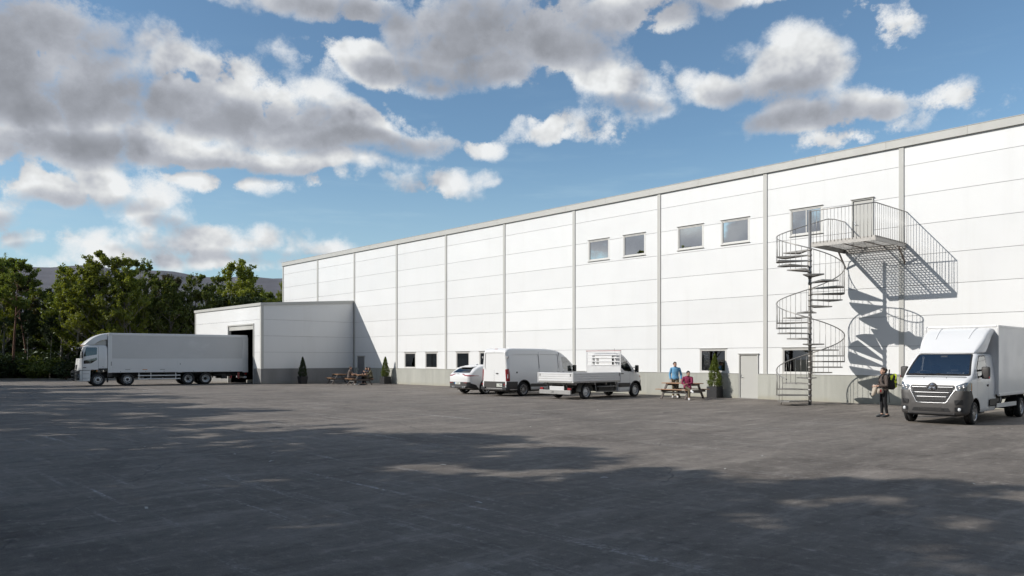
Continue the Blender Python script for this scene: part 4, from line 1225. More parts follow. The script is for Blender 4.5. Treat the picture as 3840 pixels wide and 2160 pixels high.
# ------------------------------------------------------------------ white box truck with roof fairing (right edge)
from mathutils.bvhtree import BVHTree
def build_box_truck():
    t = thing('box_truck', 'white box truck with roof fairing and dark grey bumper facing the yard', 'truck', (-8.12, -4.0, 0), R(-90))
    ZT = [(2.5, 2.02), (3.7, 2.035), (3.92, 2.02), (4.04, 1.95), (4.30, 1.74), (4.52, 1.52), (4.66, 1.385), (4.74, 1.34), (4.90, 1.265), (4.97, 1.19), (5.02, 1.02), (5.07, .80), (5.11, .58), (5.12, .44)]
    W = [(2.5, .91), (3.5, .93), (4.3, .935), (4.6, .93), (4.80, .905), (4.93, .865), (5.02, .80), (5.08, .71), (5.12, .60)]
    ZB = [(2.5, .33), (4.6, .33), (5.0, .29), (5.12, .31)]
    X = sorted(set(frange(2.5, 3.8, 12) + frange(3.8, 4.9, 26) + frange(4.9, 5.12, 14)))
    bm = body_bm(X, lambda x: interp(W, x), lambda x: interp(ZB, x), lambda x: interp(ZT, x), belt=1.2, tumble=.16, rc=.11, crown=.03, waist=.02, rck=lambda x: .12 if x < 4.2 else .10)
    tree = BVHTree.FromBMesh(bm)
    def fx(y, z):
        h = tree.ray_cast(Vector((9, y, z)), Vector((-1, 0, 0))); return h[0].x if h[0] else 5.0
    fr = lambda f: f.normal.x > .15 and f.calc_center_median().x > 4.6
    for s in (1, -1):
        arch(bm, t, 4.39, .41, .35, s, w=.92, lip=False)
    # windscreen pane, then its black edge
    ws = lambda f: f.normal.x > .2 and 3.85 < f.calc_center_median().x < 4.8
    end_cut(bm, [(-.69, 1.985), (.69, 1.985), (.815, 1.43), (-.815, 1.43)], 'windscreen', MATS['glass_car'], t, ws, .0, .05)
    end_cut(bm, [(-.735, 2.005), (.735, 2.005), (.875, 1.375), (-.875, 1.375)], 'windscreen_seal', MATS['gap_black'], t, ws, .001, .05)
    # grille opening
    gp = [(-.57, 1.115), (.57, 1.115), (.60, 1.04), (.37, .60), (-.37, .60), (-.60, 1.04)]
    end_cut(bm, gp, 'grille', MATS['plastic_black'], t, fr, -.012, .03)
    for s in (1, -1):
        end_cut(bm, [(.60 * s, 1.10), (.84 * s, 1.195), (.93 * s, 1.19), (.93 * s, .99), (.66 * s, .955)], 'headlight', MATS['headlamp_glass'], t, lambda f: f.normal.x > .12 and f.calc_center_median().x > 4.6 and f.calc_center_median().y * s > .3, .006, .03)
        side_cut(bm, [(4.70, 1.19), (4.95, 1.20), (4.99, .97), (4.82, .95)], 'headlight_wrap', MATS['headlamp_glass'], t, s, .006, .02)
        MB().bbox(4.70, 4.735, .915 * s - .012, .915 * s + .012, .96, 1.17, .008).build('indicator', MATS['lens_orange'], t)
    # lower bumper shell
    def low(f): return f.calc_center_median().x > 4.4
    fs = cut(bm, [(4.72, .955), (5.2, .975), (5.2, .27), (4.60, .27)], 'xz', low); faces_out(bm, fs, 'front_bumper', MATS['plastic_grey'], t, .016)
    fs = cut(bm, [(4.60, .72), (4.745, .955), (4.80, .8), (4.72, .27), (4.60, .27)], 'xz', low); faces_out(bm, fs, 'bumper_corner', MATS['plastic_grey'], t, .016)
    # chrome bars of the grille
    def bar(z, y0, y1, r=.015):
        n = 16; MB().tube([(fx(y0 + (y1 - y0) * i / n, z) + .006, y0 + (y1 - y0) * i / n, z) for i in range(n + 1)], r, 8).build('grille_bar', MATS['chrome'], t)
    bar(1.055, -.56, -.13); bar(1.055, .13, .56)
    bar(.905, -.50, .50); bar(.785, -.43, .43)
    edge = [(-.62, .985), (-.575, .955), (-.40, .64), (-.36, .615), (.36, .615), (.40, .64), (.575, .955), (.62, .985)]
    pts = []
    for i in range(len(edge) - 1):
        for k in range(6):
            y = edge[i][0] + (edge[i + 1][0] - edge[i][0]) * k / 6; z = edge[i][1] + (edge[i + 1][1] - edge[i][1]) * k / 6; pts.append((fx(y, z) + .012, y, z))
    MB().tube(pts, .015, 8).build('grille_frame', MATS['chrome'], t)
    mesh = MB()
    for z in (.685, .73, .83, .865, .95, .985, 1.01): mesh.tube([(fx(y, z) - .004, y, z) for y in frange(-.36 - (z - .6) * .45, .36 + (z - .6) * .45, 10)], .005, 4)
    for y in frange(-.5, .5, 26):
        zl = .63 if abs(y) < .36 else .63 + (abs(y) - .36) * 1.8
        mesh.tube([(fx(y, z) - .005, y, z) for z in (zl, (zl + 1.03) / 2, 1.03)], .0035, 4)
    tag(mesh.build('grille_mesh', MATS['plastic_black'], t), kind='stuff')
    # emblem: three faceted lobes on a dark shield
    ex, ez = fx(0, 1.06) + .006, 1.055
    sh = MB(); M = Matrix.Translation((ex - .02, 0, ez)) @ Matrix.Rotation(pi / 2, 4, 'Y')
    sh.lathe([(.001, .034), (.118, .030), (.128, .018), (.13, 0)], 24, M); em = sh.build('emblem', MATS['plastic_grey'], t)
    for k, a in enumerate((90, 210, 330)):
        a = R(a); c, s_ = cos(a), sin(a)
        def P(r, w, h): return (ex + h, r * c - w * s_, ez + r * s_ + w * c)
        q = MB(); q.add([P(.0, 0, .026), P(.062, .052, .022), P(.122, 0, .020), P(.062, -.052, .022), P(.060, 0, .050)], [(0, 1, 4), (1, 2, 4), (2, 3, 4), (3, 0, 4)])
        q.build('emblem_lobe', MATS['chrome'], em)
    # lower intake, plate holder, fog lamps
    def patch(pts, off, name, m, parent=t, thick=.012):
        cx = sum(p[0] for p in pts) / len(pts); cz = sum(p[1] for p in pts) / len(pts)
        P = rpoly(pts, .02, 3); a = [(fx(y, z) + off, y, z) for y, z in P]; n = len(a)
        mb = MB(); mb.add(a + [(fx(cx, cz) + off, cx, cz)] + [(q[0] - thick, q[1], q[2]) for q in a], [(i, (i + 1) % n, n) for i in range(n)] + [(i, n + 1 + i, n + 1 + (i + 1) % n, (i + 1) % n) for i in range(n)])
        return mb.build(name, m, parent)
    patch([(-.46, .475), (.46, .475), (.52, .37), (-.52, .37)], .018, 'lower_intake', MATS['gap_black'])
    for z in (.40, .43, .455): MB().tube([(fx(y, z) + .022, y, z) for y in frange(-.34, .34, 8)], .005, 5).build('intake_bar', MATS['plastic_grey'], t)
    patch([(-.27, .585), (.27, .585), (.27, .49), (-.27, .49)], .022, 'plate_holder', MATS['plastic_grey'])
    for s in (1, -1):
        patch([(.60 * s, .70), (.80 * s, .72), (.80 * s, .58), (.62 * s, .57)], .034, 'bumper_recess', MATS['gap_black'], thick=.03)
        patch([(.62 * s, .50), (.80 * s, .51), (.80 * s, .39), (.62 * s, .39)], .034, 'fog_recess', MATS['plastic_black'])
        yx = .72 * s; xx = fx(yx, .445)
        f = MB(); M = Matrix.Translation((xx + .034, yx, .445)) @ Matrix.Rotation(pi / 2, 4, 'Y') ; f.lathe([(.001, .018), (.038, .012), (.048, .0)], 18, M); f.build('fog_light', MATS['lens_clear'], t)
        # headlight innards
        for (yy, zz, r) in ((.70, 1.045, .042), (.80, 1.075, .036)):
            xx = fx(yy * s, zz); f = MB(); M = Matrix.Translation((xx + .004, yy * s, zz)) @ Matrix.Rotation(pi / 2, 4, 'Y'); f.lathe([(.001, .004), (r * .6, .010), (r, .012), (r * 1.1, .004)], 18, M); f.build('lamp_reflector', MATS['chrome'], t)
    MB().bbox(5.02, 5.135, -.62, .62, .285, .34, .02).build('bumper_lip', MATS['plastic_black'], t)
    # doors, windows, mirrors
    for s in (1, -1):
        side_cut(bm, [(3.34, 1.93), (3.86, 1.93), (4.18, 1.60), (4.20, 1.33), (3.34, 1.50)], 'side_window', MATS['glass_car'], t, s, .002, .05)
        side_cut(bm, [(3.31, 1.96), (3.88, 1.96), (4.22, 1.62), (4.24, 1.29), (3.31, 1.47)], 'window_seal', MATS['gap_black'], t, s, .001, .05)
        side_cut(bm, [(3.78, 1.94), (3.805, 1.94), (3.805, 1.42), (3.78, 1.42)], 'window_bar', MATS['gap_black'], t, s, .006, 0)
        for (a, b, c, d) in ((3.235, 1.98, .40, 3.245), (4.255, 1.30, .80, 4.265)):
            side_cut(bm, [(a, b), (d, b), (d, c), (a, c)], 'door_gap', MATS['gap_black'], t, s, -.004, 0)
        MB().bbox(3.30, 3.44, .93 * s - .02, .93 * s + .02, 1.075, 1.11, .012).cyl((3.37, .92 * s, 1.09), (3.37, .955 * s, 1.09), .035, 12).build('door_handle', MATS['plastic_black'], t)
        m = MB().bbox(4.02, 4.16, .99 if s > 0 else -1.20, 1.20 if s > 0 else -.99, 1.29, 1.64, .05).build('mirror', MATS['plastic_grey'], t, smooth=True)
        MB().bar((4.08, .86 * s, 1.52), (4.09, 1.02 * s, 1.54), .05, .05).bar((4.10, .88 * s, 1.34), (4.09, 1.02 * s, 1.36), .04, .04).build('mirror_arm', MATS['plastic_black'], m)
        a, b = sorted((1.01 * s, 1.18 * s)); MB().box(4.016, 4.019, a, b, 1.32, 1.61).build('mirror_glass', MATS['glass_mirror'], m)
        MB().bbox(4.11, 4.15, 1.195 * s - .01, 1.195 * s + .01, 1.31, 1.36, .004).build('repeater', MATS['lens_red'], m)
    lining(bm, 2.6, 4.7, t, MATS['cab_trim'])
    finish_body(bm, 'cab', MATS['paint_white'], t)
    MB().bbox(4.28, 4.78, -.83, .83, .8, 1.36, .08).build('dashboard', MATS['dash'], t)
    MB().box(3.18, 3.22, -.84, .84, .4, 1.95).build('bulkhead', MATS['cab_trim'], t)
    seats(t, 3.62, (.50, .05, -.48), .88); steering(t, 4.16, -.46, 1.34, .20)
    MB().box(4.50, 4.504, .30, .52, 1.372, 1.42).build('permit_card', MATS['plate_white'], t)
    MB().bbox(3.98, 4.06, -.10, .10, 1.88, 1.95, .02).build('rear_view_mirror', MATS['plastic_black'], t)
    for (a, b) in ((-.55, .02), (.05, .62)):
        MB().tube([(4.64, a + .5, 1.415), (4.645, a + .1, 1.425), (4.60, a - .08, 1.44)], .009, 6).build('wiper', MATS['plastic_black'], t)
    for y in (-.30, .30): MB().cyl((4.80, y, 1.30), (4.80, y, 1.325), .012, 8).build('washer_jet', MATS['gap_black'], t)
    # fairing
    FT = [(2.62, 2.79), (2.74, 2.785), (2.90, 2.75), (3.10, 2.66), (3.35, 2.50), (3.60, 2.31), (3.80, 2.15), (3.93, 2.05)]
    FB = [(2.62, 2.62), (2.80, 2.52), (3.05, 2.30), (3.22, 2.12), (3.35, 2.03), (3.93, 2.025)]
    FW = [(2.62, .90), (3.3, .87), (3.7, .80), (3.93, .735)]
    fb = body_bm(frange(2.62, 3.93, 30), lambda x: interp(FW, x), lambda x: interp(FB, x), lambda x: interp(FT, x), belt=2.3, tumble=.06, rc=.09, crown=.04, rb=.03, ns=8)
    finish_body(fb, 'fairing', MATS['paint_white'], t)
    for s in (1, -1):
        pts = [(x, (.44 + (3.5 - x) * .06) * s, interp(FT, x) + .004) for x in frange(2.72, 3.42, 10)]
        MB().tube(pts, .010, 6).build('fairing_rib', MATS['paint_white'], t)
    # box body
    bx = (-1.45, 2.60); hw = 1.0
    MB().bbox(bx[0], bx[1], -hw, hw, .80, 2.84, .012).build('box_body', MATS['paint_box'], t)
    for s in (1, -1):
        MB().bbox(bx[0] - .01, bx[1] + .015, hw * s - .03, hw * s + .012, 2.80, 2.865, .01).build('roof_rail', MATS['alu_side'], t)
        MB().bbox(bx[0] - .01, bx[1] + .015, hw * s - .03, hw * s + .014, .75, .835, .01).build('floor_rail', MATS['alu_side'], t)
        MB().bbox(bx[1] - .045, bx[1] + .016, hw * s - .045, hw * s + .013, .836, 2.799, .01).build('corner_post', MATS['alu_side'], t)
        MB().cyl((bx[1] - .02, (hw + .012) * s, .79), (bx[1] - .02, (hw + .018) * s, .79), .02, 10).build('side_marker', MATS['gap_black'], t)
    MB().bbox(bx[1] - .03, bx[1] + .014, -hw + .05, hw - .05, 2.81, 2.862, .01).build('front_rail', MATS['alu_side'], t)
    for s in (1, -1):
        MB().bbox(3.20, 2.62, .78 if s > 0 else -.95, .95 if s > 0 else -.78, .50, .66, .03).build('sill_block', MATS['plastic_black'], t)
        MB().cyl((1.75, .74 * s, .60), (2.62, .74 * s, .60), .13, 18).build('air_tank', MATS['plastic_black'], t)
        for x in (1.95, 2.5): MB().tube([(x, .87 * s, .76), (x, .88 * s, .60), (x, .80 * s, .47)], .015, 6).build('strap', MATS['alu_side'], t)
        MB().bbox(.55, 2.55, .93 * s - .012, .93 * s + .012, .40, .53, .006).build('side_guard', MATS['alu_side'], t)
        m = MB(); n = 12; pts = [(.40 * cos(pi * k / n), .36 + .40 * sin(pi * k / n)) for k in range(n + 1)]
        y0, y1 = sorted((.62 * s, .95 * s))
        for k in range(n): m.add([(pts[k][0], y0, pts[k][1]), (pts[k][0], y1, pts[k][1]), (pts[k + 1][0], y1, pts[k + 1][1]), (pts[k + 1][0], y0, pts[k + 1][1])], [(0, 1, 2, 3)], True)
        m.build('mudguard', MATS['plastic_black'], t)
        MB().box(-1.3, 3.4, .40 * s - .04, .40 * s + .04, .55, .70).build('chassis_rail', MATS['chassis'], t)
    for x in (-1.0, .5, 1.3, 2.2): MB().box(x, x + .09, -.95, .95, .702, .749).build('cross_member', MATS['chassis'], t)
    MB().cyl((0, -.8, .32), (0, .8, .32), .07, 12).build('rear_axle', MATS['chassis'], t)
    MB().box(2.5, 4.9, -.6, .6, .24, .34).build('underbody', MATS['chassis'], t)
    for s in (1, -1):
        wheel(t, 4.39, .80 * s, .322, .22, 'spoke', s, .215)
        wheel(t, 0, .86 * s, .315, .20, 'steel', s, .205); wheel(t, 0, .62 * s, .315, .20, 'steel', s, .205)
    return t
build_box_truck()

# ------------------------------------------------------------------ long delivery truck
def build_long_truck():
    P0 = Vector((-58.1, -16.9)); d = Vector((.142, .99)).normalized(); nn = Vector((d.y, -d.x)); c = P0 - nn * 1.2
    t = thing('delivery_truck', 'long white four-axle delivery truck backed up to the annex gateway', 'truck', (c.x, c.y, 0), atan2(-d.y, -d.x))
    ZT = [(.31, 2.72), (.36, 2.80), (.6, 2.83), (1.45, 2.82), (1.68, 2.77), (1.80, 2.68), (1.90, 2.40), (1.98, 2.05), (2.04, 1.70), (2.08, 1.35), (2.11, 1.0), (2.12, .8)]
    W = [(.31, 1.17), (.4, 1.20), (1.6, 1.20), (1.80, 1.17), (1.92, 1.10), (2.02, 1.0), (2.12, .84)]
    ZB = [(.31, 1.12), (1.34, 1.12), (1.38, .34), (2.0, .33), (2.12, .38)]
    X = sorted(set(frange(.31, 1.3, 10) + [1.34, 1.38] + frange(1.4, 1.8, 8) + frange(1.8, 2.12, 16)))
    bm = body_bm(X, lambda x: interp(W, x), lambda x: interp(ZB, x), lambda x: interp(ZT, x), belt=1.9, tumble=.10, rc=.12, crown=.03, rb=.03)
    tree = BVHTree.FromBMesh(bm)
    def fx(y, z):
        h = tree.ray_cast(Vector((9, y, z)), Vector((-1, 0, 0))); return h[0].x if h[0] else 2.1
    fr = lambda f: f.normal.x > .12 and f.calc_center_median().x > 1.6
    end_cut(bm, [(-1.02, 2.62), (1.02, 2.62), (1.10, 1.90), (-1.10, 1.90)], 'windscreen', MATS['glass_dark'], t, fr, .002, .06)
    end_cut(bm, [(-.62, 1.46), (.62, 1.46), (.55, 1.14), (-.55, 1.14)], 'grille', MATS['plastic_black'], t, fr, .01, .03)
    end_cut(bm, [(-1.05, 1.08), (1.05, 1.08), (1.05, .42), (-1.05, .42)], 'bumper_centre', MATS['plastic_black'], t, lambda f: f.normal.x > .5 and f.calc_center_median().x > 1.6, .008, .03)
    for s in (1, -1):
        side_cut(bm, [(.94, 2.66), (1.60, 2.66), (1.76, 2.02), (.96, 2.17)], 'side_window', MATS['glass_dark'], t, s, .002, .05)
        side_cut(bm, [(1.335, 2.66), (1.36, 2.66), (1.36, 2.1), (1.335, 2.1)], 'window_bar', MATS['gap_black'], t, s, .008, 0)
        side_cut(bm, [(.95, 1.955), (1.74, 1.76), (1.76, 1.53), (1.30, 1.57), (.95, 1.80)], 'lower_window', MATS['glass_dark'], t, s, .002, .04)
        for (x, za, zb) in ((.86, 2.72, 1.16), (1.83, 1.86, .36)): side_cut(bm, [(x - .006, za), (x + .006, za), (x + .006, zb), (x - .006, zb)], 'door_gap', MATS['gap_black'], t, s, -.004, 0)
        side_cut(bm, [(1.38, 1.105), (2.0, 1.105), (2.0, 1.075), (1.38, 1.075)], 'sill_line', MATS['gap_black'], t, s, .004, 0)
        for z in (.56, .86): MB().bbox(1.42, 1.84, 1.19 * s - .02, 1.19 * s + .02, z - .012, z + .012, .004).build('cab_step', MATS['chassis_light'], t)
        MB().box(.30, .86, 1.17 * s - .02, 1.205 * s + .01, 1.10, 1.22).build('cab_skirt', MATS['plastic_black'], t)
        # arch of the first wheel
        a = MB(); pts = [(.89 + .56 * cos(R(8) + R(140) * k / 18), .45 + .62 * sin(R(8) + R(140) * k / 18)) for k in range(19)]
        y0, y1 = sorted((.80 * s, 1.20 * s))
        for k in range(18): a.add([(pts[k][0], y0, pts[k][1]), (pts[k][0], y1, pts[k][1]), (pts[k + 1][0], y1, pts[k + 1][1]), (pts[k + 1][0], y0, pts[k + 1][1])], [(0, 1, 2, 3)], True)
        a.build('mudguard', MATS['plastic_black'], t)
        MB().bbox(.92, .99, 1.205 * s - .012, 1.205 * s + .012, 1.02, 1.08, .005).build('side_marker', MATS['lens_orange'], t)
        # headlight cluster
        MB().bbox(1.96, 2.10, .93 * s - .10, .93 * s + .10, .58, .80, .03).build('headlight', MATS['headlamp_glass'], t)
        MB().bbox(1.98, 2.12, .74 * s - .07, .74 * s + .07, .45, .52, .02).build('fog_light', MATS['lens_clear'], t)
        MB().bbox(1.60, 1.80, 1.215 * s - .006, 1.215 * s + .006, 1.26, 1.30, .003).build('badge', MATS['gap_black'], t)
        # mirrors on long arms
        m = MB().bbox(1.80, 1.90, 1.24 * s - .08, 1.24 * s + .08, 1.92, 2.36, .04).build('mirror', MATS['plastic_black'], t, smooth=True)
        MB().tube([(1.72, 1.08 * s, 2.66), (1.95, 1.20 * s, 2.70), (1.93, 1.24 * s, 2.55), (1.85, 1.24 * s, 2.30)], .022, 7).tube([(1.80, 1.14 * s, 1.92), (1.85, 1.24 * s, 1.98)], .022, 7).build('mirror_arm', MATS['plastic_black'], m)
        MB().bbox(1.92, 2.04, .86 * s - .11, .86 * s + .11, 2.52, 2.66, .05).build('kerb_mirror', MATS['plastic_black'], t, smooth=True)
    m = MB().bbox(2.18, 2.26, -1.46, -1.24, 2.44, 2.62, .04).build('front_mirror', MATS['chrome'], t, smooth=True)
    MB().tube([(1.9, -1.05, 2.70), (2.15, -1.30, 2.74), (2.22, -1.36, 2.62)], .022, 7).build('mirror_arm', MATS['plastic_black'], m)
    # visor, marker lights, badge plate, bull bar
    v = MB(); n = 12
    for k in range(n):
        y0, y1 = -1.05 + 2.1 * k / n, -1.05 + 2.1 * (k + 1) / n
        a0, a1 = 1.86 - .14 * (y0 / 1.05) ** 2, 1.86 - .14 * (y1 / 1.05) ** 2
        v.add([(a0 - .06, y0, 2.72), (a1 - .06, y1, 2.72), (a1 + .20, y1, 2.60), (a0 + .20, y0, 2.60), (a0 + .19, y0, 2.585), (a1 + .19, y1, 2.585)], [(0, 1, 2, 3), (3, 2, 5, 4)])
    v.build('sun_visor', MATS['plastic_black'], t)
    for y in (-.7, -.35, 0, .35, .7): MB().bbox(1.72, 1.80, y - .06, y + .06, 2.765, 2.81, .015).build('marker_light', MATS['lens_orange'], t)
    xx = fx(0, 1.6)
    MB().bbox(xx - .01, xx + .02, .25, .65, 1.52, 1.72, .01).build('name_plate', MATS['plate_white'], t)
    letters('FV', .10, 'side_lettering', MATS['chassis_light'], t, (.58, 1.212, 1.32), ROT_LEFT)
    for k, y in enumerate((.58, .38, .18)): MB().bbox(fx(y, 1.80) - .004, fx(y, 1.80) + .006, y - .03, y + .03, 1.76, 1.83, .003).build('front_letter', MATS['chassis_light'], t)
    bb = MB()
    for y in (-.75, .75): bb.tube([(2.14, y, .36), (2.30, y, .42), (2.32, y, .98), (2.16, y, 1.12)], .030, 8)
    for z in (.48, .72, .95): bb.tube([(2.06, -1.12, z), (2.24, -.95, z), (2.32, -.7, z), (2.34, 0, z), (2.32, .7, z), (2.24, .95, z), (2.06, 1.12, z)], .026, 8)
    bb.build('bull_bar', MATS['plastic_black'], t)
    lining(bm, .4, 1.95, t, MATS['interior_mid'])
    finish_body(bm, 'cab', MATS['paint_white'], t)
    seats(t, 1.05, (.6, -.6), 1.55); MB().bbox(1.6, 1.95, -1.0, 1.0, 1.5, 1.88, .06).build('dashboard', MATS['dash'], t)
    # roof deflector
    FT = [(.31, 3.66), (.5, 3.635), (.75, 3.57), (1.03, 3.45), (1.30, 3.27), (1.55, 3.06), (1.74, 2.86)]
    FB = [(.31, 3.20), (.55, 3.16), (.9, 3.02), (1.12, 2.84), (1.74, 2.80)]
    FW = [(.31, 1.16), (1.2, 1.12), (1.6, 1.02), (1.74, .90)]
    fb = body_bm(frange(.31, 1.74, 26), lambda x: interp(FW, x), lambda x: interp(FB, x), lambda x: interp(FT, x), belt=3.0, tumble=.10, rc=.10, crown=.06, rb=.03, ns=8)
    finish_body(fb, 'roof_deflector', MATS['paint_white'], t)
    for s in (1, -1): MB().prism([(.36, 3.19), (.52, 3.15), (.9, 3.0), (1.1, 2.84), (.36, 2.80)], 'y', 1.05 * s, 1.07 * s).build('deflector_fin', MATS['trim_beige'], t)
    # box body: frame, grey upper panel, white lower panel
    x0, x1, hw = -9.20, .26, 1.20
    MB().bbox(x0, x1, -hw, hw, .95, 3.60, .03).build('box_body', MATS['paint_box'], t)
    for s in (1, -1):
        MB().bbox(-8.79, .02, hw * s - .01, hw * s + .010, 1.905, 3.48, .004).build('side_panel', MATS['box_grey'], t)
        MB().bbox(-8.79, .02, hw * s - .01, hw * s + .012, 1.20, 1.895, .004).build('side_panel', MATS['paint_box'], t)
        MB().bbox(x0 + .02, x1 + .01, hw * s - .06, hw * s + .022, 3.49, 3.665, .03).build('roof_rail', MATS['paint_white'], t)
        MB().bbox(-8.82, x1, hw * s - .04, hw * s + .020, .92, 1.185, .01).build('floor_rail', MATS['paint_box'], t)
        MB().bbox(.035, .29, hw * s - .10, hw * s + .018, .90, 3.49, .03).build('front_post', MATS['paint_white'], t)
        MB().bbox(-9.22, -8.81, hw * s - .05, hw * s + .018, .86, 3.50, .02).build('rear_post', MATS['alu_side'], t)
        MB().bbox(-4.53, -4.20, hw * s - .01, hw * s + .026, .90, 1.74, .008).build('side_door', MATS['paint_box'], t)
        MB().bbox(-4.40, -4.37, hw * s + .024 * s - .006, hw * s + .024 * s + .006, 1.45, 1.56, .003).build('latch', MATS['gap_black'], t)
        for x in (-.5, -2.1, -3.3, -5.3, -6.6, -7.9): MB().cyl((x, (hw + .018) * s, .99), (x, (hw + .026) * s, .99), .022, 10).build('side_marker', MATS['gap_black'], t)
        for (x, m) in ((-2.05, 'lens_orange'), (-3.2, 'chassis_light'), (-.95, 'chassis_light')): MB().bbox(x - .16, x + .16, hw * s + .02 * s - .005, hw * s + .02 * s + .005, 1.10, 1.14, .003).build('reflector', MATS[m], t)
        MB().bbox(.06, .09, hw * s + .016 * s - .006, hw * s + .016 * s + .006, 1.40, 1.68, .003).build('hinge', MATS['gap_black'], t)
    MB().bbox(x0, x1 + .01, -hw + .06, hw - .06, 3.62, 3.665, .02).build('roof_sheet', MATS['paint_white'], t)
    # chassis and running gear
    for s in (1, -1):
        MB().box(-9.0, 1.2, .42 * s - .05, .42 * s + .05, .62, .92).build('chassis_rail', MATS['chassis'], t)
        g = MB(); g.bbox(-4.42, -1.60, 1.16 * s - .015, 1.16 * s + .015, .66, .73, .006); g.build('guard_rail', MATS['alu_side'], t)
        g = MB(); g.bbox(-4.42, -1.60, 1.16 * s - .015, 1.16 * s + .015, .42, .49, .006); g.build('guard_rail', MATS['alu_side'], t)
        for x in (-1.68, -2.45, -4.1): MB().bbox(x - .025, x + .025, 1.13 * s - .015, 1.13 * s + .015, .40, .91, .004).build('guard_post', MATS['alu_side'], t)
        MB().bbox(-3.2, -2.3, .55 if s > 0 else -1.05, 1.05 if s > 0 else -.55, .40, .80, .04).build('fuel_tank', MATS['chassis'], t)
        MB().bbox(-4.2, -3.4, .6 if s > 0 else -1.0, 1.0 if s > 0 else -.6, .5, .85, .04).build('battery_box', MATS['chassis'], t)
        MB().cyl((-8.4, .75 * s, .70), (-6.8, .75 * s, .70), .13, 16).build('air_tank', MATS['chassis'], t)
        MB().bbox(-7.75, -7.35, .80 * s - .15, .80 * s + .15, .40, .66, .02).build('tool_box', MATS['chassis'], t)
        MB().bbox(-8.05, -7.95, 1.05 * s - .03, 1.05 * s + .03, .42, .62, .006).build('red_marker', MATS['lens_red'], t)
        MB().bbox(-8.62, -8.45, 1.08 * s - .02, 1.08 * s + .02, .38, .86, .01).build('mud_flap', MATS['lens_red'], t)
        MB().bbox(-9.16, -9.0, .95 * s - .18, .95 * s + .18, .68, .84, .02).build('tail_light', MATS['lens_red'], t)
        MB().bbox(.0, .34, .95 * s - .18, .95 * s + .18, .62, .95, .03).build('air_filter', MATS['chassis'], t)
        MB().box(.24, .30, .85 * s - .2, .85 * s + .2, .25, .9).build('mud_flap', MATS['plastic_black'], t)
        for x in (-.94, -4.95, -6.16):
            a = MB(); pts = [(x + .54 * cos(R(5) + R(170) * k / 14), .44 + .50 * sin(R(5) + R(170) * k / 14)) for k in range(15)]; y0, y1 = sorted((.75 * s, 1.17 * s))
            for k in range(14): a.add([(pts[k][0], y0, pts[k][1]), (pts[k][0], y1, pts[k][1]), (pts[k + 1][0], y1, pts[k + 1][1]), (pts[k + 1][0], y0, pts[k + 1][1])], [(0, 1, 2, 3)], True)
            a.build('mudguard', MATS['plastic_black'], t)
    MB().bbox(-9.15, -8.95, -1.1, 1.1, .42, .56, .02).build('underrun_bar', MATS['alu_side'], t)
    for x in (.89, -.94, -4.95, -6.16): MB().cyl((x, -1.0, .43), (x, 1.0, .43), .07, 10).build('axle', MATS['chassis'], t)
    for s in (1, -1):
        for x in (.89, -.94): wheel(t, x, 1.06 * s, .435, .28, 'truck', s, .27)
        for x in (-4.95, -6.16): wheel(t, x, 1.05 * s, .435, .28, 'deep', s, .27); wheel(t, x, .72 * s, .435, .26, 'deep', s, .27)
    return t
build_long_truck()

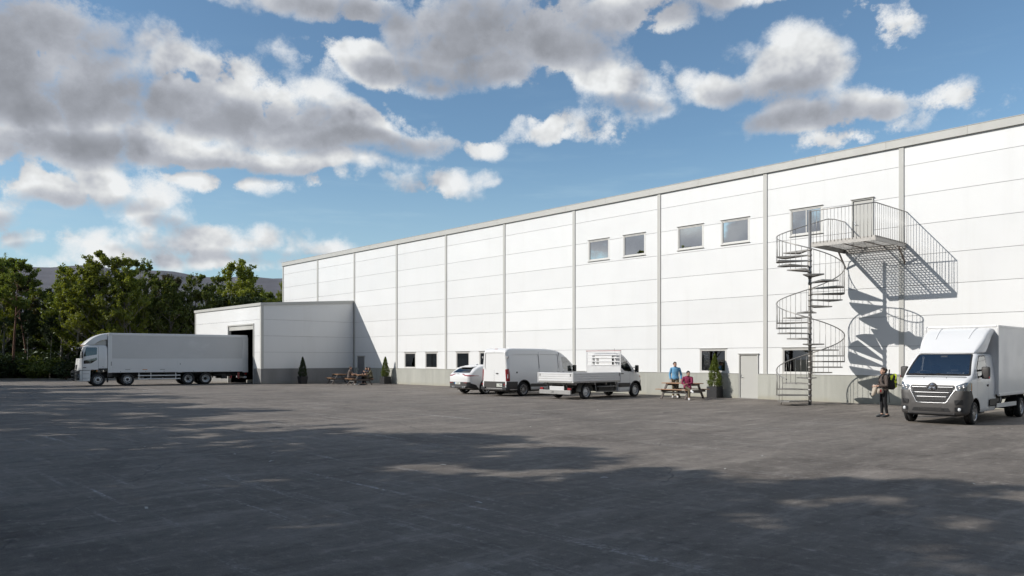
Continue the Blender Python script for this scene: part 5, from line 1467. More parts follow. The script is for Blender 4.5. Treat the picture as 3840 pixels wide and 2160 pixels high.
# ------------------------------------------------------------------ white coupe SUV half hidden by the van
def build_suv():
    t = thing('suv_car', 'white sport utility car with red light band, half hidden by the panel van', 'car', (-31.98, -7.22, 0), R(90))
    ZT = [(0, .94), (.03, 1.04), (.10, 1.10), (.18, 1.135), (.35, 1.25), (.55, 1.37), (.75, 1.45), (1.1, 1.525), (1.7, 1.565), (2.4, 1.53), (2.9, 1.40), (3.3, 1.20), (3.5, 1.10), (3.8, 1.04), (4.3, .96), (4.6, .82), (4.70, .62)]
    W = [(0, .70), (.04, .77), (.12, .85), (.30, .915), (.8, .955), (1.4, .95), (3.6, .95), (4.1, .90), (4.5, .78), (4.70, .60)]
    ZB = [(0, .40), (.2, .32), (.6, .27), (4.4, .26), (4.7, .32)]
    X = sorted(set(frange(0, .3, 10) + frange(.3, 4.3, 46) + frange(4.3, 4.7, 8)))
    bm = body_bm(X, lambda x: interp(W, x), lambda x: interp(ZB, x), lambda x: interp(ZT, x), belt=.92, tumble=.48, rc=.16, crown=.03, waist=.03, ns=22)
    re = lambda f: f.normal.x < -.12 and f.calc_center_median().x < .9
    for s in (1, -1):
        arch(bm, t, 1.12, .42, .38, s, w=.95); arch(bm, t, 3.85, .42, .38, s, w=.94)
        side_cut(bm, [(.98, 1.20), (1.30, 1.42), (2.2, 1.45), (2.75, 1.36), (3.15, 1.10), (1.15, 1.10)], 'side_window', MATS['glass_dark'], t, s, .002, .05)
        side_cut(bm, [(1.55, .58), (3.4, .55), (3.4, .27), (1.55, .27)], 'sill_cladding', MATS['plastic_black'], t, s, .006, .03)
        side_cut(bm, [(.0, 1.012), (.62, .985), (.62, .965), (.0, .955)], 'tail_light', MATS['lens_red'], t, s, .008, .01)
        side_cut(bm, [(.0, .63), (.45, .50), (.66, .27), (.0, .27)], 'rear_cladding', MATS['plastic_black'], t, s, .010, .02)
        mirror(t, 3.05, .88 * s, 1.12, s, .14, .16, .06)
    end_cut(bm, [(-.54, 1.385), (.54, 1.385), (.72, 1.135), (-.72, 1.135)], 'rear_window', MATS['glass_dark'], t, re, .002, .03)
    for s in (1, -1):
        end_cut(bm, [(.20 * s, 1.085), (.40 * s, 1.075), (.52 * s, 1.025), (.50 * s, .99), (.36 * s, 1.035)], 'tail_light', MATS['lens_red'], t, re, .008, .008)
        end_cut(bm, [(.48 * s, 1.03), (.90 * s, 1.012), (.90 * s, .962), (.50 * s, .972)], 'tail_light', MATS['lens_red'], t, re, .008, .008)
    end_cut(bm, [(-.85, .655), (.85, .655), (.85, .36), (-.85, .36)], 'rear_bumper', MATS['plastic_grey'], t, re, .012, .03)
    letters('VRTN', .07, 'tail_lettering', MATS['letter_dark'], t, (.02, .03, 1.075), ROT_REAR)
    numplate(t, -.014, .05, .585, 'L 035', .46, .115)
    for s in (1, -1):
        MB().bbox(-.02, .08, .60 * s - .13, .60 * s + .13, .60, .635, .01).build('reflector', MATS['lens_red'], t)
        for y in (.36, .50): MB().cyl((-.02, y * s, .365), (.2, y * s, .365), .042, 14).build('exhaust', MATS['chrome'], t)
        MB().tube([(-.01, .30 * s, .42), (-.015, .5 * s, .405), (.03, .68 * s, .46)], .012, 6).build('bumper_trim', MATS['chrome'], t)
    MB().bbox(-.01, .2, -.60, .60, .33, .40, .02).build('diffuser', MATS['plastic_black'], t)
    sp = MB(); sp.add([(.80, -.55, 1.475), (.80, .55, 1.475), (.50, .50, 1.445), (.50, -.50, 1.445), (.80, -.55, 1.44), (.80, .55, 1.44), (.50, .50, 1.42), (.50, -.50, 1.42)], [(0, 1, 2, 3), (4, 5, 6, 7), (3, 2, 6, 7), (0, 3, 7, 4), (1, 2, 6, 5)])
    sp.build('spoiler', MATS['paint_white'], t)
    MB().bbox(1.2, 1.36, -.03, .03, 1.545, 1.60, .02).build('aerial_fin', MATS['paint_box'], t)
    ws = lambda f: f.normal.x > .2 and 2.6 < f.calc_center_median().x < 3.6
    end_cut(bm, [(-.55, 1.42), (.55, 1.42), (.72, 1.12), (-.72, 1.12)], 'windscreen', MATS['glass_dark'], t, ws, .002, .04)
    fr = lambda f: f.normal.x > .2 and f.calc_center_median().x > 4.2
    end_cut(bm, [(-.5, .82), (.5, .82), (.42, .45), (-.42, .45)], 'grille', MATS['plastic_black'], t, fr, .005, .04)
    for s in (1, -1): end_cut(bm, [(.52 * s, .86), (.74 * s, .84), (.74 * s, .74), (.55 * s, .74)], 'headlight', MATS['headlamp_glass'], t, fr, .006, .02)
    lining(bm, .8, 3.4, t, MATS['interior_mid'])
    finish_body(bm, 'body', MATS['paint_white'], t, 45)
    seats(t, 2.4, (.4, -.4), .62); seats(t, 1.5, (.4, -.4), .62)
    MB().box(.5, 4.3, -.65, .65, .22, .30).build('underbody', MATS['chassis'], t)
    for s in (1, -1):
        wheel(t, 1.12, .83 * s, .36, .25, 'alloy', s, .265); wheel(t, 3.85, .83 * s, .36, .25, 'alloy', s, .265)
build_suv()

# ------------------------------------------------------------------ picnic tables and planters
def picnic_table(label, loc, rz, L=1.85, group='picnic tables by the wall'):
    t = thing('picnic_table', label, 'table', (*loc, 0), rz, group)
    for k in range(5):
        y = -.36 + .145 * k
        MB().bbox(-L / 2, L / 2, y, y + .135, .705, .745, .006).build('top_plank', MATS['wood_top'], t)
    for s in (1, -1):
        for k in range(2):
            y = (.58 + .14 * k) * s; a, b = sorted((y, y + .13 * s))
            MB().bbox(-L / 2, L / 2, a, b, .43, .465, .006).build('seat_plank', MATS['wood_top'], t)
    for x in (-L / 2 + .26, L / 2 - .26):
        for s in (1, -1):
            MB().bar((x, .74 * s, 0), (x, .27 * s, .703), .045, .10, (1, 0, 0)).build('leg', MATS['wood_frame'], t)
        MB().box(x + .024, x + .068, -.80, .80, .33, .428).build('seat_beam', MATS['wood_frame'], t)
        MB().box(x + .024, x + .068, -.33, .33, .62, .704).build('top_beam', MATS['wood_frame'], t)
    for s in (1, -1): MB().box(-L / 2 + .24, L / 2 - .24, .60 * s - .02, .60 * s + .02, .26, .335).build('stretcher', MATS['chassis_light'], t)
    return t
picnic_table('picnic table with a man in burgundy sitting on its near bench', (-21.25, -2.40), 0.0)
picnic_table('empty picnic table nearest the annex wall, orange-brown top', (-51.55, -3.00), R(-12), 1.55)
picnic_table('picnic table with three people seated around it near the annex', (-48.25, -3.25), R(-12), 1.55)

def planter(label, loc, a=.54, h=.54, taper=0.0):
    t = thing('planter', label, 'planter', (*loc, 0), 0, 'black square planters')
    b = a / 2; c = b - taper; w = .03
    m = MB()
    o = [(-c, -c, .0), (c, -c, .0), (c, c, .0), (-c, c, .0), (-b, -b, h), (b, -b, h), (b, b, h), (-b, b, h)]
    i = [(-b + w, -b + w, h), (b - w, -b + w, h), (b - w, b - w, h), (-b + w, b - w, h), (-b + w, -b + w, h - .08), (b - w, -b + w, h - .08), (b - w, b - w, h - .08), (-b + w, b - w, h - .08)]
    m.add(o + i, [(0, 1, 2, 3), (0, 1, 5, 4), (1, 2, 6, 5), (2, 3, 7, 6), (3, 0, 4, 7), (4, 5, 9, 8), (5, 6, 10, 9), (6, 7, 11, 10), (7, 4, 8, 11), (8, 9, 13, 12), (9, 10, 14, 13), (10, 11, 15, 14), (11, 8, 12, 15)])
    m.build('box', MATS['planter_black'], t)
    s = MB(); n = 8; e = b - w + .002
    vs = [(-e + 2 * e * i / n, -e + 2 * e * j / n, h - .05 + .02 * random.random()) for i in range(n + 1) for j in range(n + 1)]
    s.add(vs, [(i * (n + 1) + j, (i + 1) * (n + 1) + j, (i + 1) * (n + 1) + j + 1, i * (n + 1) + j + 1) for i in range(n) for j in range(n)], True)
    s.build('soil', MATS['soil'], t)
    return t

def leaf_quads(mb, c, n, rad, size, rng, up=.3, flat=1.0):
    """n small folded leaves scattered in an ellipsoid"""
    for _ in range(n):
        while True:
            q = Vector((rng.uniform(-1, 1), rng.uniform(-1, 1), rng.uniform(-1, 1)))
            if q.length_squared < 1: break
        p = Vector(c) + Vector((q.x * rad, q.y * rad, q.z * rad * flat))
        nrm = (q.normalized() * .7 + Vector((rng.uniform(-1, 1), rng.uniform(-1, 1), rng.uniform(-1, 1) + up))).normalized()
        a = nrm.orthogonal().normalized(); a.rotate(Matrix.Rotation(rng.uniform(0, 6.28), 3, nrm)); b = nrm.cross(a)
        s = size * rng.uniform(.6, 1.35); l = s * rng.uniform(1.0, 1.7)
        fold = nrm * (s * .22)
        o = len(mb.v)
        mb.v += [tuple(p - a * l * .5), tuple(p + b * s * .5 + fold), tuple(p + a * l * .5), tuple(p - b * s * .5 + fold)]
        mb.f += [(o, o + 1, o + 2), (o, o + 2, o + 3)]; mb.s += [False, False]

def conifer(label, loc, h, rad, m, seed):
    rng = random.Random(seed)
    z0 = .49
    t = thing('potted_conifer', label, 'conifer', (*loc, z0), rng.uniform(0, 6), 'conifers in planters')
    MB().tube([(0, 0, -.02), (.01, 0, .3), (0, .01, h * .6)], [.028, .02, .008], 7).build('trunk', MATS['bark'], t)
    mb = MB()
    n = 330
    for k in range(n):
        f = (k / n) ** 1.15
        z = .10 + (h - .14) * f
        r = rad * (1 - f) ** .72 * (1.0 if f > .12 else .75 + f * 2) * rng.uniform(.55, 1.0)
        a = k * 2.399 + rng.uniform(-.4, .4)
        leaf_quads(mb, (r * cos(a), r * sin(a), z + rng.uniform(-.03, .05)), 26, .075 * (1 - .5 * f), .029, rng, .6, 1.25)
    leaf_quads(mb, (0, 0, h - .05), 22, .05, .035, rng, .8, 2.0)
    c = mb.build('crown', m, t)
    return t
PL = [((-20.74, -.48), .0), ((-53.35, -5.05), .055), ((-48.95, -.62), .0)]
planter('black cube planter with bright conifer between the picnic table and grey door', PL[0][0])
planter('tapered black planter standing against the shaded annex wall', PL[1][0], .58, .56, .06)
planter('black cube planter at the wall right of the three seated people', PL[2][0], .60, .56)
conifer('bright green cone-shaped conifer in the planter by the grey door', PL[0][0], 1.60, .40, MATS['needle_bright'], 1)
conifer('dark conifer in the planter against the shaded annex wall', PL[1][0], 1.52, .37, MATS['needle_dark'], 2)
conifer('green conifer in the planter right of the three seated people', PL[2][0], 1.55, .37, MATS['needle_bright'], 3)

# ------------------------------------------------------------------ people
def ell(mb, c, r, M=None, seg=14):
    bm = bmesh.new(); bmesh.ops.create_uvsphere(bm, u_segments=seg, v_segments=seg // 2 + 2, radius=1)
    T = Matrix.Translation(c) @ (M.to_4x4() if M is not None else Matrix.Identity(4)) @ Matrix.Diagonal((*r, 1))
    mb.bm(bm, T)
def cap(mb, a, b, ra, rb, seg=12):
    a = Vector(a); b = Vector(b); n = 5
    d = (b - a); L = d.length or 1e-4; u = d / L
    pts = []; rr = []
    for k in range(4): t = R(85 - 27 * k); pts.append(a - u * ra * sin(t)); rr.append(max(.002, ra * cos(t)))
    for k in range(1, n): pts.append(a + d * k / n); rr.append(ra + (rb - ra) * k / n)
    for k in range(4): t = R(4 + 27 * k); pts.append(b + u * rb * sin(t)); rr.append(max(.002, rb * cos(t)))
    mb.tube(pts, rr, seg)
def frame(up, fwd):
    z = Vector(up).normalized(); x = Vector(fwd).cross(z).normalized(); y = z.cross(x)
    return Matrix((x, y, z)).transposed()          # columns: right, forward, up

def hand(mb, wrist, d, palm, k, curl=.5, thumb_side=1):
    """palm, four fingers of different lengths with a knuckle bend, thumb from the side of the palm"""
    w = Vector(wrist); d = Vector(d).normalized(); p = Vector(palm); p = (p - d * p.dot(d)).normalized(); s = d.cross(p) * thumb_side
    c = w + d * .045 * k
    M = Matrix((s, d, p)).transposed(); ell(mb, c, (.040 * k, .055 * k, .019 * k), M, 12)
    for i, (o, L) in enumerate(((.028, .068), (.010, .078), (-.010, .073), (-.028, .058))):
        b = w + d * .085 * k + s * o * k; m = b + (d * cos(curl * .6) + p * sin(curl * .6)) * L * .52 * k; e = m + (d * cos(curl * 1.7) + p * sin(curl * 1.7)) * L * .55 * k
        cap(mb, b - d * .02 * k, m, .0098 * k, .009 * k, 8); cap(mb, m, e, .009 * k, .0078 * k, 8)
    b = w + d * .03 * k + s * .034 * k; m = b + (d * .6 + s * .75 + p * .25).normalized() * .036 * k; e = m + (d * .92 + s * .2 + p * .4).normalized() * .032 * k
    cap(mb, b - s * .012 * k, m, .0125 * k, .011 * k, 8); cap(mb, m, e, .011 * k, .009 * k, 8)

def person(label, loc, face, J, k=1.0, look=(0, 1, 0), female=False, shirt=None, sleeves=1.0, pants=None, shoe=None, hair=None, hairstyle='short', vox=.0085, hands=None, group=None):
    """J: joint positions, facing +y, x to the person's right; metres"""
    t = thing('person', label, 'person', loc, face, group)
    V = {n: Vector(p) for n, p in J.items()}
    body = MB(); bones = []
    def seg(name, a, b, ra, rb):
        cap(body, V[a] if isinstance(a, str) else a, V[b] if isinstance(b, str) else b, ra * k, rb * k)
        bones.append((name, V[a] if isinstance(a, str) else Vector(a), V[b] if isinstance(b, str) else Vector(b), max(ra, rb) * k))
    up = V['neck'] - V['pelvis']; fwd = Vector((0, 1, 0))
    rt = (V['rsh'] - V['lsh']).normalized(); fw = up.normalized().cross(rt) * -1; fw = -rt.cross(up.normalized()) if False else up.cross(rt).normalized()
    if fw.y < 0 and abs(fw.y) > .2: fw = -fw
    M = frame(up, fw)
    wf = .92 if female else 1.0
    P, N = V['pelvis'], V['neck']; sp = lambda f: P.lerp(N, f)
    ell(body, sp(.02), (.158 * k * (1.04 if female else 1), .115 * k, .115 * k), M)
    ell(body, sp(.16), (.150 * k * (1.0 if female else 1), .108 * k, .14 * k), M)
    ell(body, sp(.30), (.146 * k * wf, .104 * k, .16 * k), M)
    ell(body, sp(.46), (.152 * k * wf, .108 * k, .16 * k), M)
    ell(body, sp(.62), (.158 * k * wf, .112 * k, .17 * k), M)
    ell(body, sp(.80), (.160 * k * wf, .096 * k, .11 * k), M)
    ell(body, sp(.93), (.105 * k * wf, .070 * k, .06 * k), M)
    if female: 
        for s in (-1, 1): ell(body, sp(.64) + M @ Vector((.07 * s * k, .085 * k, 0)), (.055 * k, .05 * k, .06 * k))
    bones += [('pelvis', P, sp(.12), .15 * k), ('torso', sp(.14), sp(.92), .15 * k)]
    H = V['head']
    seg('neck', sp(.96), H - Vector((0, 0, .06 * k)), .054 * wf, .050 * wf)
    lk = Vector(look).normalized(); HM = frame((H - N).normalized() * .3 + Vector((0, 0, 1)), lk)
    h3 = lambda x, y, z: H + HM @ Vector((x * k, y * k, z * k))
    ell(body, h3(0, -.010, .030), (.074 * k, .092 * k, .088 * k), HM, 18)
    ell(body, h3(0, .022, -.045), (.056 * k, .066 * k, .068 * k), HM, 16)
    ell(body, h3(0, .052, -.088), (.030 * k, .026 * k, .020 * k), HM)
    cap(body, h3(0, .084, .010), h3(0, .106, -.028), .010 * k, .014 * k, 8)
    ell(body, h3(0, .082, .028), (.050 * k, .014 * k, .012 * k), HM)
    ell(body, h3(0, .078, -.062), (.026 * k, .012 * k, .010 * k), HM)
    for s in (-1, 1):
        ell(body, h3(.077 * s, -.008, -.008), (.010 * k, .020 * k, .032 * k), HM)
        ell(body, h3(.044 * s, .060, -.025), (.024 * k, .022 * k, .026 * k), HM)
    bones.append(('head', h3(0, 0, -.07), h3(0, 0, .06), .08 * k))
    for s, q in ((1, 'r'), (-1, 'l')):
        sh = V[q + 'sh'] - up.normalized() * .018 * k
        ell(body, sh, (.052 * k * wf, .054 * k, .054 * k)); V[q + 'sh'] = sh
        cap(body, sp(.95) + rt * .045 * s * k, sh, .045 * k * wf, .050 * k * wf)
        seg('uarm', q + 'sh', q + 'el', .052 * wf, .042 * wf); seg('farm', q + 'el', q + 'wr', .043 * wf, .029 * wf)
        hd = (hands or {}).get(q) or ((V[q + 'wr'] - V[q + 'el']).normalized(), (-s, 0, 0) if True else None)
        hand(body, V[q + 'wr'], hd[0], hd[1], k * (.93 if female else 1), hd[2] if len(hd) > 2 else .55, hd[3] if len(hd) > 3 else 1)
        bones.append(('hand', V[q + 'wr'] + Vector(hd[0]).normalized() * .02 * k, V[q + 'wr'] + Vector(hd[0]).normalized() * .16 * k, .03 * k))
        seg('thigh', q + 'hip', q + 'kn', .086 if female else .084, .058); seg('calf', q + 'kn', q + 'an', .057, .040)
        kn, an = V[q + 'kn'], V[q + 'an']; calf_d = (an - kn).normalized()
        back = (V[q + 'an'] - V[q + 'toe']); back = (back - calf_d * back.dot(calf_d)).normalized()
        ell(body, kn.lerp(an, .30) + back * .018 * k, (.050 * k, .050 * k, .10 * k), frame(-calf_d, -back))
        toe = V[q + 'toe']; fd = (toe - an); fd = fd.normalized(); sole = Vector((0, 0, -1)) if abs(fd.z) < .6 else calf_d
        heel = an - fd * .04 * k + sole * .025 * k
        cap(body, heel + sole * .005 * k, toe + sole * .004 * k, .036 * k, .032 * k); cap(body, an, an.lerp(toe, .6), .040 * k, .033 * k)
        bones.append(('foot', heel, toe + fd * .03 * k, .035 * k))
    # one continuous skin
    me = bpy.data.meshes.new('raw'); me.from_pydata(body.v, [], body.f)
    tmp = bpy.data.objects.new('raw', me); COL.objects.link(tmp)
    md = tmp.modifiers.new('r', 'REMESH'); md.mode = 'VOXEL'; md.voxel_size = vox
    m2 = tmp.modifiers.new('s', 'SMOOTH'); m2.factor = .5; m2.iterations = 5
    dg = bpy.context.evaluated_depsgraph_get(); full = bpy.data.meshes.new_from_object(tmp.evaluated_get(dg))
    bpy.data.objects.remove(tmp); bpy.data.meshes.remove(me)
    full.name = 'body'; full.materials.clear(); full.materials.append(MATS['skin'])
    full.polygons.foreach_set('use_smooth', [True] * len(full.polygons))
    bo = bpy.data.objects.new('body', full); COL.objects.link(bo); bo.parent = t
    # clothing cut from the body's own surface
    nv = len(full.vertices); co = np.empty(nv * 3); full.vertices.foreach_get('co', co); co = co.reshape(-1, 3)
    nr = np.empty(nv * 3); full.vertices.foreach_get('normal', nr); nr = nr.reshape(-1, 3)
    best = np.full(nv, 1e9); reg = np.zeros(nv, int); par = np.zeros(nv)
    for i, (nm, a, b, r) in enumerate(bones):
        a = np.array(a); d = np.array(b) - a; tt = np.clip(((co - a) @ d) / (d @ d), 0, 1)
        ds = np.linalg.norm(co - (a + tt[:, None] * d), axis=1) - r
        u = ds < best; best[u] = ds[u]; reg[u] = i; par[u] = tt[u]
    nm = np.array([b[0] for b in bones])[reg]
    faces = [tuple(p.vertices) for p in full.polygons]
    def garment(name, mask, off, m, wr=.006, fr=16):
        keep = [f for f in faces if all(mask[i] for i in f)]
        if not keep: return
        used = sorted({i for f in keep for i in f}); ix = {v: n for n, v in enumerate(used)}
        vs = []
        for i in used:
            p = Vector(co[i]); n_ = Vector(nr[i]); o = off[i] if hasattr(off, '__len__') else off
            o += wr * (mnoise.noise(Vector((p.x * fr, p.y * fr, p.z * fr * .6))) + .5 * mnoise.noise(p * fr * 2.3))
            vs.append(p + n_ * max(.003, o))
        mb = MB(); mb.add(vs, [[ix[i] for i in f] for f in keep], True)
        return mb.build(name, m, t, smooth=True)
    z = co[:, 2]
    arm = (nm == 'uarm') | ((nm == 'farm') & (par < sleeves - 1 + .93 if sleeves > .5 else False))
    if sleeves <= .5: arm = (nm == 'uarm') & (par < .62)
    hipz = (co - np.array(P)) @ np.array(up.normalized())
    tors = (nm == 'torso') | ((nm == 'pelvis') & (hipz > -.06 * k)) | ((nm == 'thigh') & (hipz > -.02 * k)) | ((nm == 'neck') & ((co - np.array(N)) @ np.array(up.normalized()) < .025 * k))
    garment('shirt', tors | arm, np.where(nm == 'pelvis', .024, .014) * k, shirt)
    garment('trousers', (nm == 'thigh') | ((nm == 'calf') & (par < .90)) | ((nm == 'pelvis') & (hipz < .05 * k)), .011 * k if pants != MATS['cloth_black'] else .004 * k, pants, .005 if pants != MATS['cloth_black'] else .002)
    garment('shoes', (nm == 'foot') | ((nm == 'calf') & (par > .955)), .008 * k, shoe, .001)
    hl = (co - np.array(H)) @ np.array(HM)              # head space: right, forward, up
    hx, hy, hz = hl[:, 0] / k, hl[:, 1] / k, hl[:, 2] / k
    hm = (nm == 'head') & ((hz > .062) | ((hy < .035) & (hz > .012)) | ((hy < -.012) & (hz > -.055))) & ~((np.abs(hx) > .066) & (hz < .022) & (hy > -.035))
    garment('hair', hm, .014 * k, hair, .006, 40)
    hb = MB()
    if hairstyle == 'bun':
        ell(hb, h3(0, -.105, .035), (.050 * k, .046 * k, .052 * k), HM); ell(hb, h3(0, -.08, -.03), (.055 * k, .035 * k, .05 * k), HM); ell(hb, h3(.01, -.13, .02), (.03 * k, .03 * k, .045 * k), HM)
        hb.build('hair_bun', hair, t, smooth=True)
    elif hairstyle == 'long':
        for s in (-1, 1): ell(hb, h3(.062 * s, -.03, -.09), (.030 * k, .055 * k, .14 * k), HM)
        ell(hb, h3(0, -.075, -.07), (.065 * k, .035 * k, .15 * k), HM); hb.build('long_hair', hair, t, smooth=True)
    for s in (-1, 1):
        e = MB(); ell(e, h3(.030 * s, .078, .004), (.010 * k, .006 * k, .006 * k), HM, 8); e.build('eye', MATS['hair_dark'], t, smooth=True)
        e = MB(); cap(e, h3(.014 * s, .090, .024), h3(.046 * s, .078, .026), .004 * k, .003 * k, 6); e.build('eyebrow', hair, t, smooth=True)
    e = MB(); cap(e, h3(-.020, .087, -.062), h3(.020, .087, -.062), .0045 * k, .0045 * k, 6); e.build('mouth', MATS['lip'], t, smooth=True)
    return t

def stand(**o):
    J = dict(pelvis=(0, 0, .95), neck=(0, -.01, 1.45), head=(0, .025, 1.60), rsh=(.185, -.01, 1.405), lsh=(-.185, -.01, 1.405), rel=(.245, -.03, 1.13), lel=(-.245, -.03, 1.13),
             rwr=(.255, .05, .89), lwr=(-.255, .05, .89), rhip=(.088, 0, .92), lhip=(-.088, 0, .92), rkn=(.095, .02, .50), lkn=(-.095, .02, .50), ran=(.10, -.03, .085), lan=(-.10, -.03, .085), rtoe=(.125, .135, .035), ltoe=(-.125, .135, .035))
    J.update(o); return J
def seat(h, **o):
    J = dict(pelvis=(0, 0, h + .10), neck=(0, .06, h + .60), head=(0, .12, h + .745), rsh=(.185, .06, h + .555), lsh=(-.185, .06, h + .555), rel=(.25, .22, h + .34), lel=(-.25, .22, h + .34),
             rwr=(.16, .42, h + .33), lwr=(-.16, .42, h + .33), rhip=(.09, .02, h + .09), lhip=(-.09, .02, h + .09), rkn=(.13, .44, h + .06), lkn=(-.13, .44, h + .06), ran=(.13, .46, .085), lan=(-.13, .46, .085), rtoe=(.14, .62, .035), ltoe=(-.14, .62, .035))
    J.update(o); return J

# man in the blue jumper, standing behind the table
JB = stand(rwr=(.22, .11, .86), rel=(.26, -.05, 1.12), lwr=(-.27, .12, .88), lel=(-.27, -.04, 1.13), neck=(0, .02, 1.45), head=(.015, .06, 1.60))
person('man in a light blue jumper standing behind the picnic table', (-22.0, -1.90, 0), R(180 + 35), JB, .985, (-.45, 1, .05), shirt=MATS['cloth_blue'], pants=MATS['cloth_khaki'], shoe=MATS['shoe_white'], hair=MATS['hair_brown'])
# man in burgundy, sitting on the near bench with one leg over the other
JS = seat(.465, neck=(.02, .07, 1.06), head=(.06, .13, 1.20), rsh=(.20, .07, 1.01), lsh=(-.165, .07, 1.01), rel=(.24, .19, .77), lel=(-.21, .17, .77), rwr=(.04, .33, .72), lwr=(.02, .30, .63),
          rkn=(.17, .43, .56), ran=(.16, .40, .085), rtoe=(.20, .56, .035), lkn=(-.02, .46, .62), lan=(.27, .52, .44), ltoe=(.38, .60, .37))
JS = {{'r': 'l', 'l': 'r'}.get(n[0], n[0]) + n[1:] if n[1:] in ('sh', 'el', 'wr', 'hip', 'kn', 'an', 'toe') else n: (-p[0], p[1], p[2]) for n, p in JS.items()}      # legs crossed the other way
person('man in a burgundy polo jumper sitting with crossed legs on the bench', (-20.52, -3.03, 0), R(180 + 22), JS, .97, (-.75, .65, .05), shirt=MATS['cloth_burgundy'], pants=MATS['cloth_khaki'], shoe=MATS['shoe_white'], hair=MATS['hair_dark'])
# three people at the far table (its axis turned by -12 degrees)
def at_table(c, rz, lx, ly): return (c[0] + lx * cos(rz) - ly * sin(rz), c[1] + lx * sin(rz) + ly * cos(rz), 0)
TC, TR = (-48.25, -3.25), R(-12)
person('man in a grey-brown polo shirt sitting with his back to the yard', at_table(TC, TR, -.12, -.76), TR + R(-8), seat(.465, rwr=(.20, .40, .80), lwr=(-.10, .42, .80)), 1.0, (.5, .85, .0), shirt=MATS['cloth_taupe'], sleeves=.4, pants=MATS['cloth_taupe'], shoe=MATS['shoe_white'], hair=MATS['hair_brown'], vox=.010)
person('man in a dark navy jacket sitting on the far bench', at_table(TC, TR, -.08, .72), TR + R(180), seat(.465, rwr=(.10, .42, .80), lwr=(-.17, .36, .93), neck=(0, .10, 1.04), head=(0, .18, 1.17)), 1.0, (0, .9, -.25), shirt=MATS['cloth_navy'], pants=MATS['cloth_navy'], shoe=MATS['shoe_dark'], hair=MATS['hair_dark'], vox=.010)
person('woman with long hair in an olive jacket sitting on the far bench', at_table(TC, TR, .42, .74), TR + R(165), seat(.465, neck=(0, .10, 1.03), head=(.02, .17, 1.16), rwr=(.14, .32, .90)), .96, (.5, .85, -.2), female=True, shirt=MATS['cloth_olive'], pants=MATS['cloth_black'], shoe=MATS['shoe_dark'], hair=MATS['hair_brown'], hairstyle='long', vox=.010)
# woman with the backpack
WF = R(47.375 + 90)      # she looks along the wall towards the left of the photograph
WL = (-10.14, -7.32, 0)
JW = stand(lwr=(-.14, .26, 1.08), lel=(-.24, .02, 1.10), rwr=(.14, .26, 1.06), rel=(.24, .02, 1.10), rkn=(.085, .03, .50), lkn=(-.085, .0, .50), ran=(.085, .02, .085), lan=(-.085, -.08, .085), rtoe=(.095, .185, .035), ltoe=(-.095, .085, .035), neck=(0, -.02, 1.44), head=(0, .02, 1.585))
JW = {n: tuple(q * .925 for q in p) for n, p in JW.items()}
person('woman in a grey hoodie and black leggings wearing a backpack beside the box truck', WL, WF, JW, .93, (0, 1, .03), female=True, shirt=MATS['cloth_taupe'], pants=MATS['cloth_black'], shoe=MATS['shoe_dark'], hair=MATS['hair_brown'], hairstyle='bun')
def woman_pt(x, y, z): return Matrix.Translation(WL) @ Matrix.Rotation(WF, 4, 'Z') @ Vector((x, y, z))
def backpack():
    t = thing('backpack', 'black backpack with lime yellow panels on the woman\'s back', 'backpack', tuple(woman_pt(0, -.20, .90)), WF)
    b = body_bm(frange(-.125, .125, 12), lambda x: .255 - abs(x) * .6 if False else .155, lambda x: .02 + .10 * (abs(x) / .125) ** 3, lambda x: .52 - .12 * (abs(x) / .125) ** 3, belt=2, tumble=0, rc=.09, crown=.02, rb=.06, ns=8)
    bmesh.ops.rotate(b, verts=b.verts, cent=(0, 0, 0), matrix=Matrix.Rotation(pi / 2, 3, 'Z')); bmesh.ops.translate(b, verts=b.verts, vec=(0, -.02, -.04))
    finish_body(b, 'bag', MATS['cloth_black'], t, 60)
    for s in (-1, 1):
        pts = [(.156 * s, -.10, .30), (.15 * s, -.125, .40), (.11 * s, -.14, .46), (.0, -.15, .475)]
        MB().tube(pts, .018, 6).build('trim', MATS['pack_lime'], t)
        q = MB(); q.add([(.158 * s, -.06, .28), (.158 * s, -.135, .26), (.150 * s, -.14, .06), (.158 * s, -.10, .05)], [(0, 1, 2, 3)]); q.add([(.158 * s, .06, .44), (.158 * s, -.04, .47), (.158 * s, .02, .28), (.158 * s, .07, .30)], [(0, 1, 2, 3)])
        q.build('side_panel', MATS['pack_lime'], t)
        MB().tube([(.10 * s, .09, .40), (.095 * s, .13, .44), (.09 * s, .18, .455), (.09 * s, .24, .44), (.095 * s, .29, .39), (.10 * s, .305, .30), (.125 * s, .29, .20), (.15 * s, .22, .11), (.15 * s, .14, .05), (.12 * s, .09, .03)], .017, 7).build('shoulder_strap', MATS['cloth_black'], t)
    q = MB(); q.add([(-.12, -.155, .44), (.12, -.155, .44), (.13, -.160, .06), (-.13, -.160, .06)], [(0, 1, 2, 3)]); q.build('back_panel', MATS['pack_lime'], t)
    MB().tube([(.08, .02, .0), (.09, -.01, -.2), (.085, -.03, -.44)], .010, 6).build('loose_strap', MATS['cloth_black'], t)
    MB().tube([(.02, .02, .44), (.02, .01, .62)], .020, 8).build('umbrella_end', MATS['cloth_black'], t)
backpack()
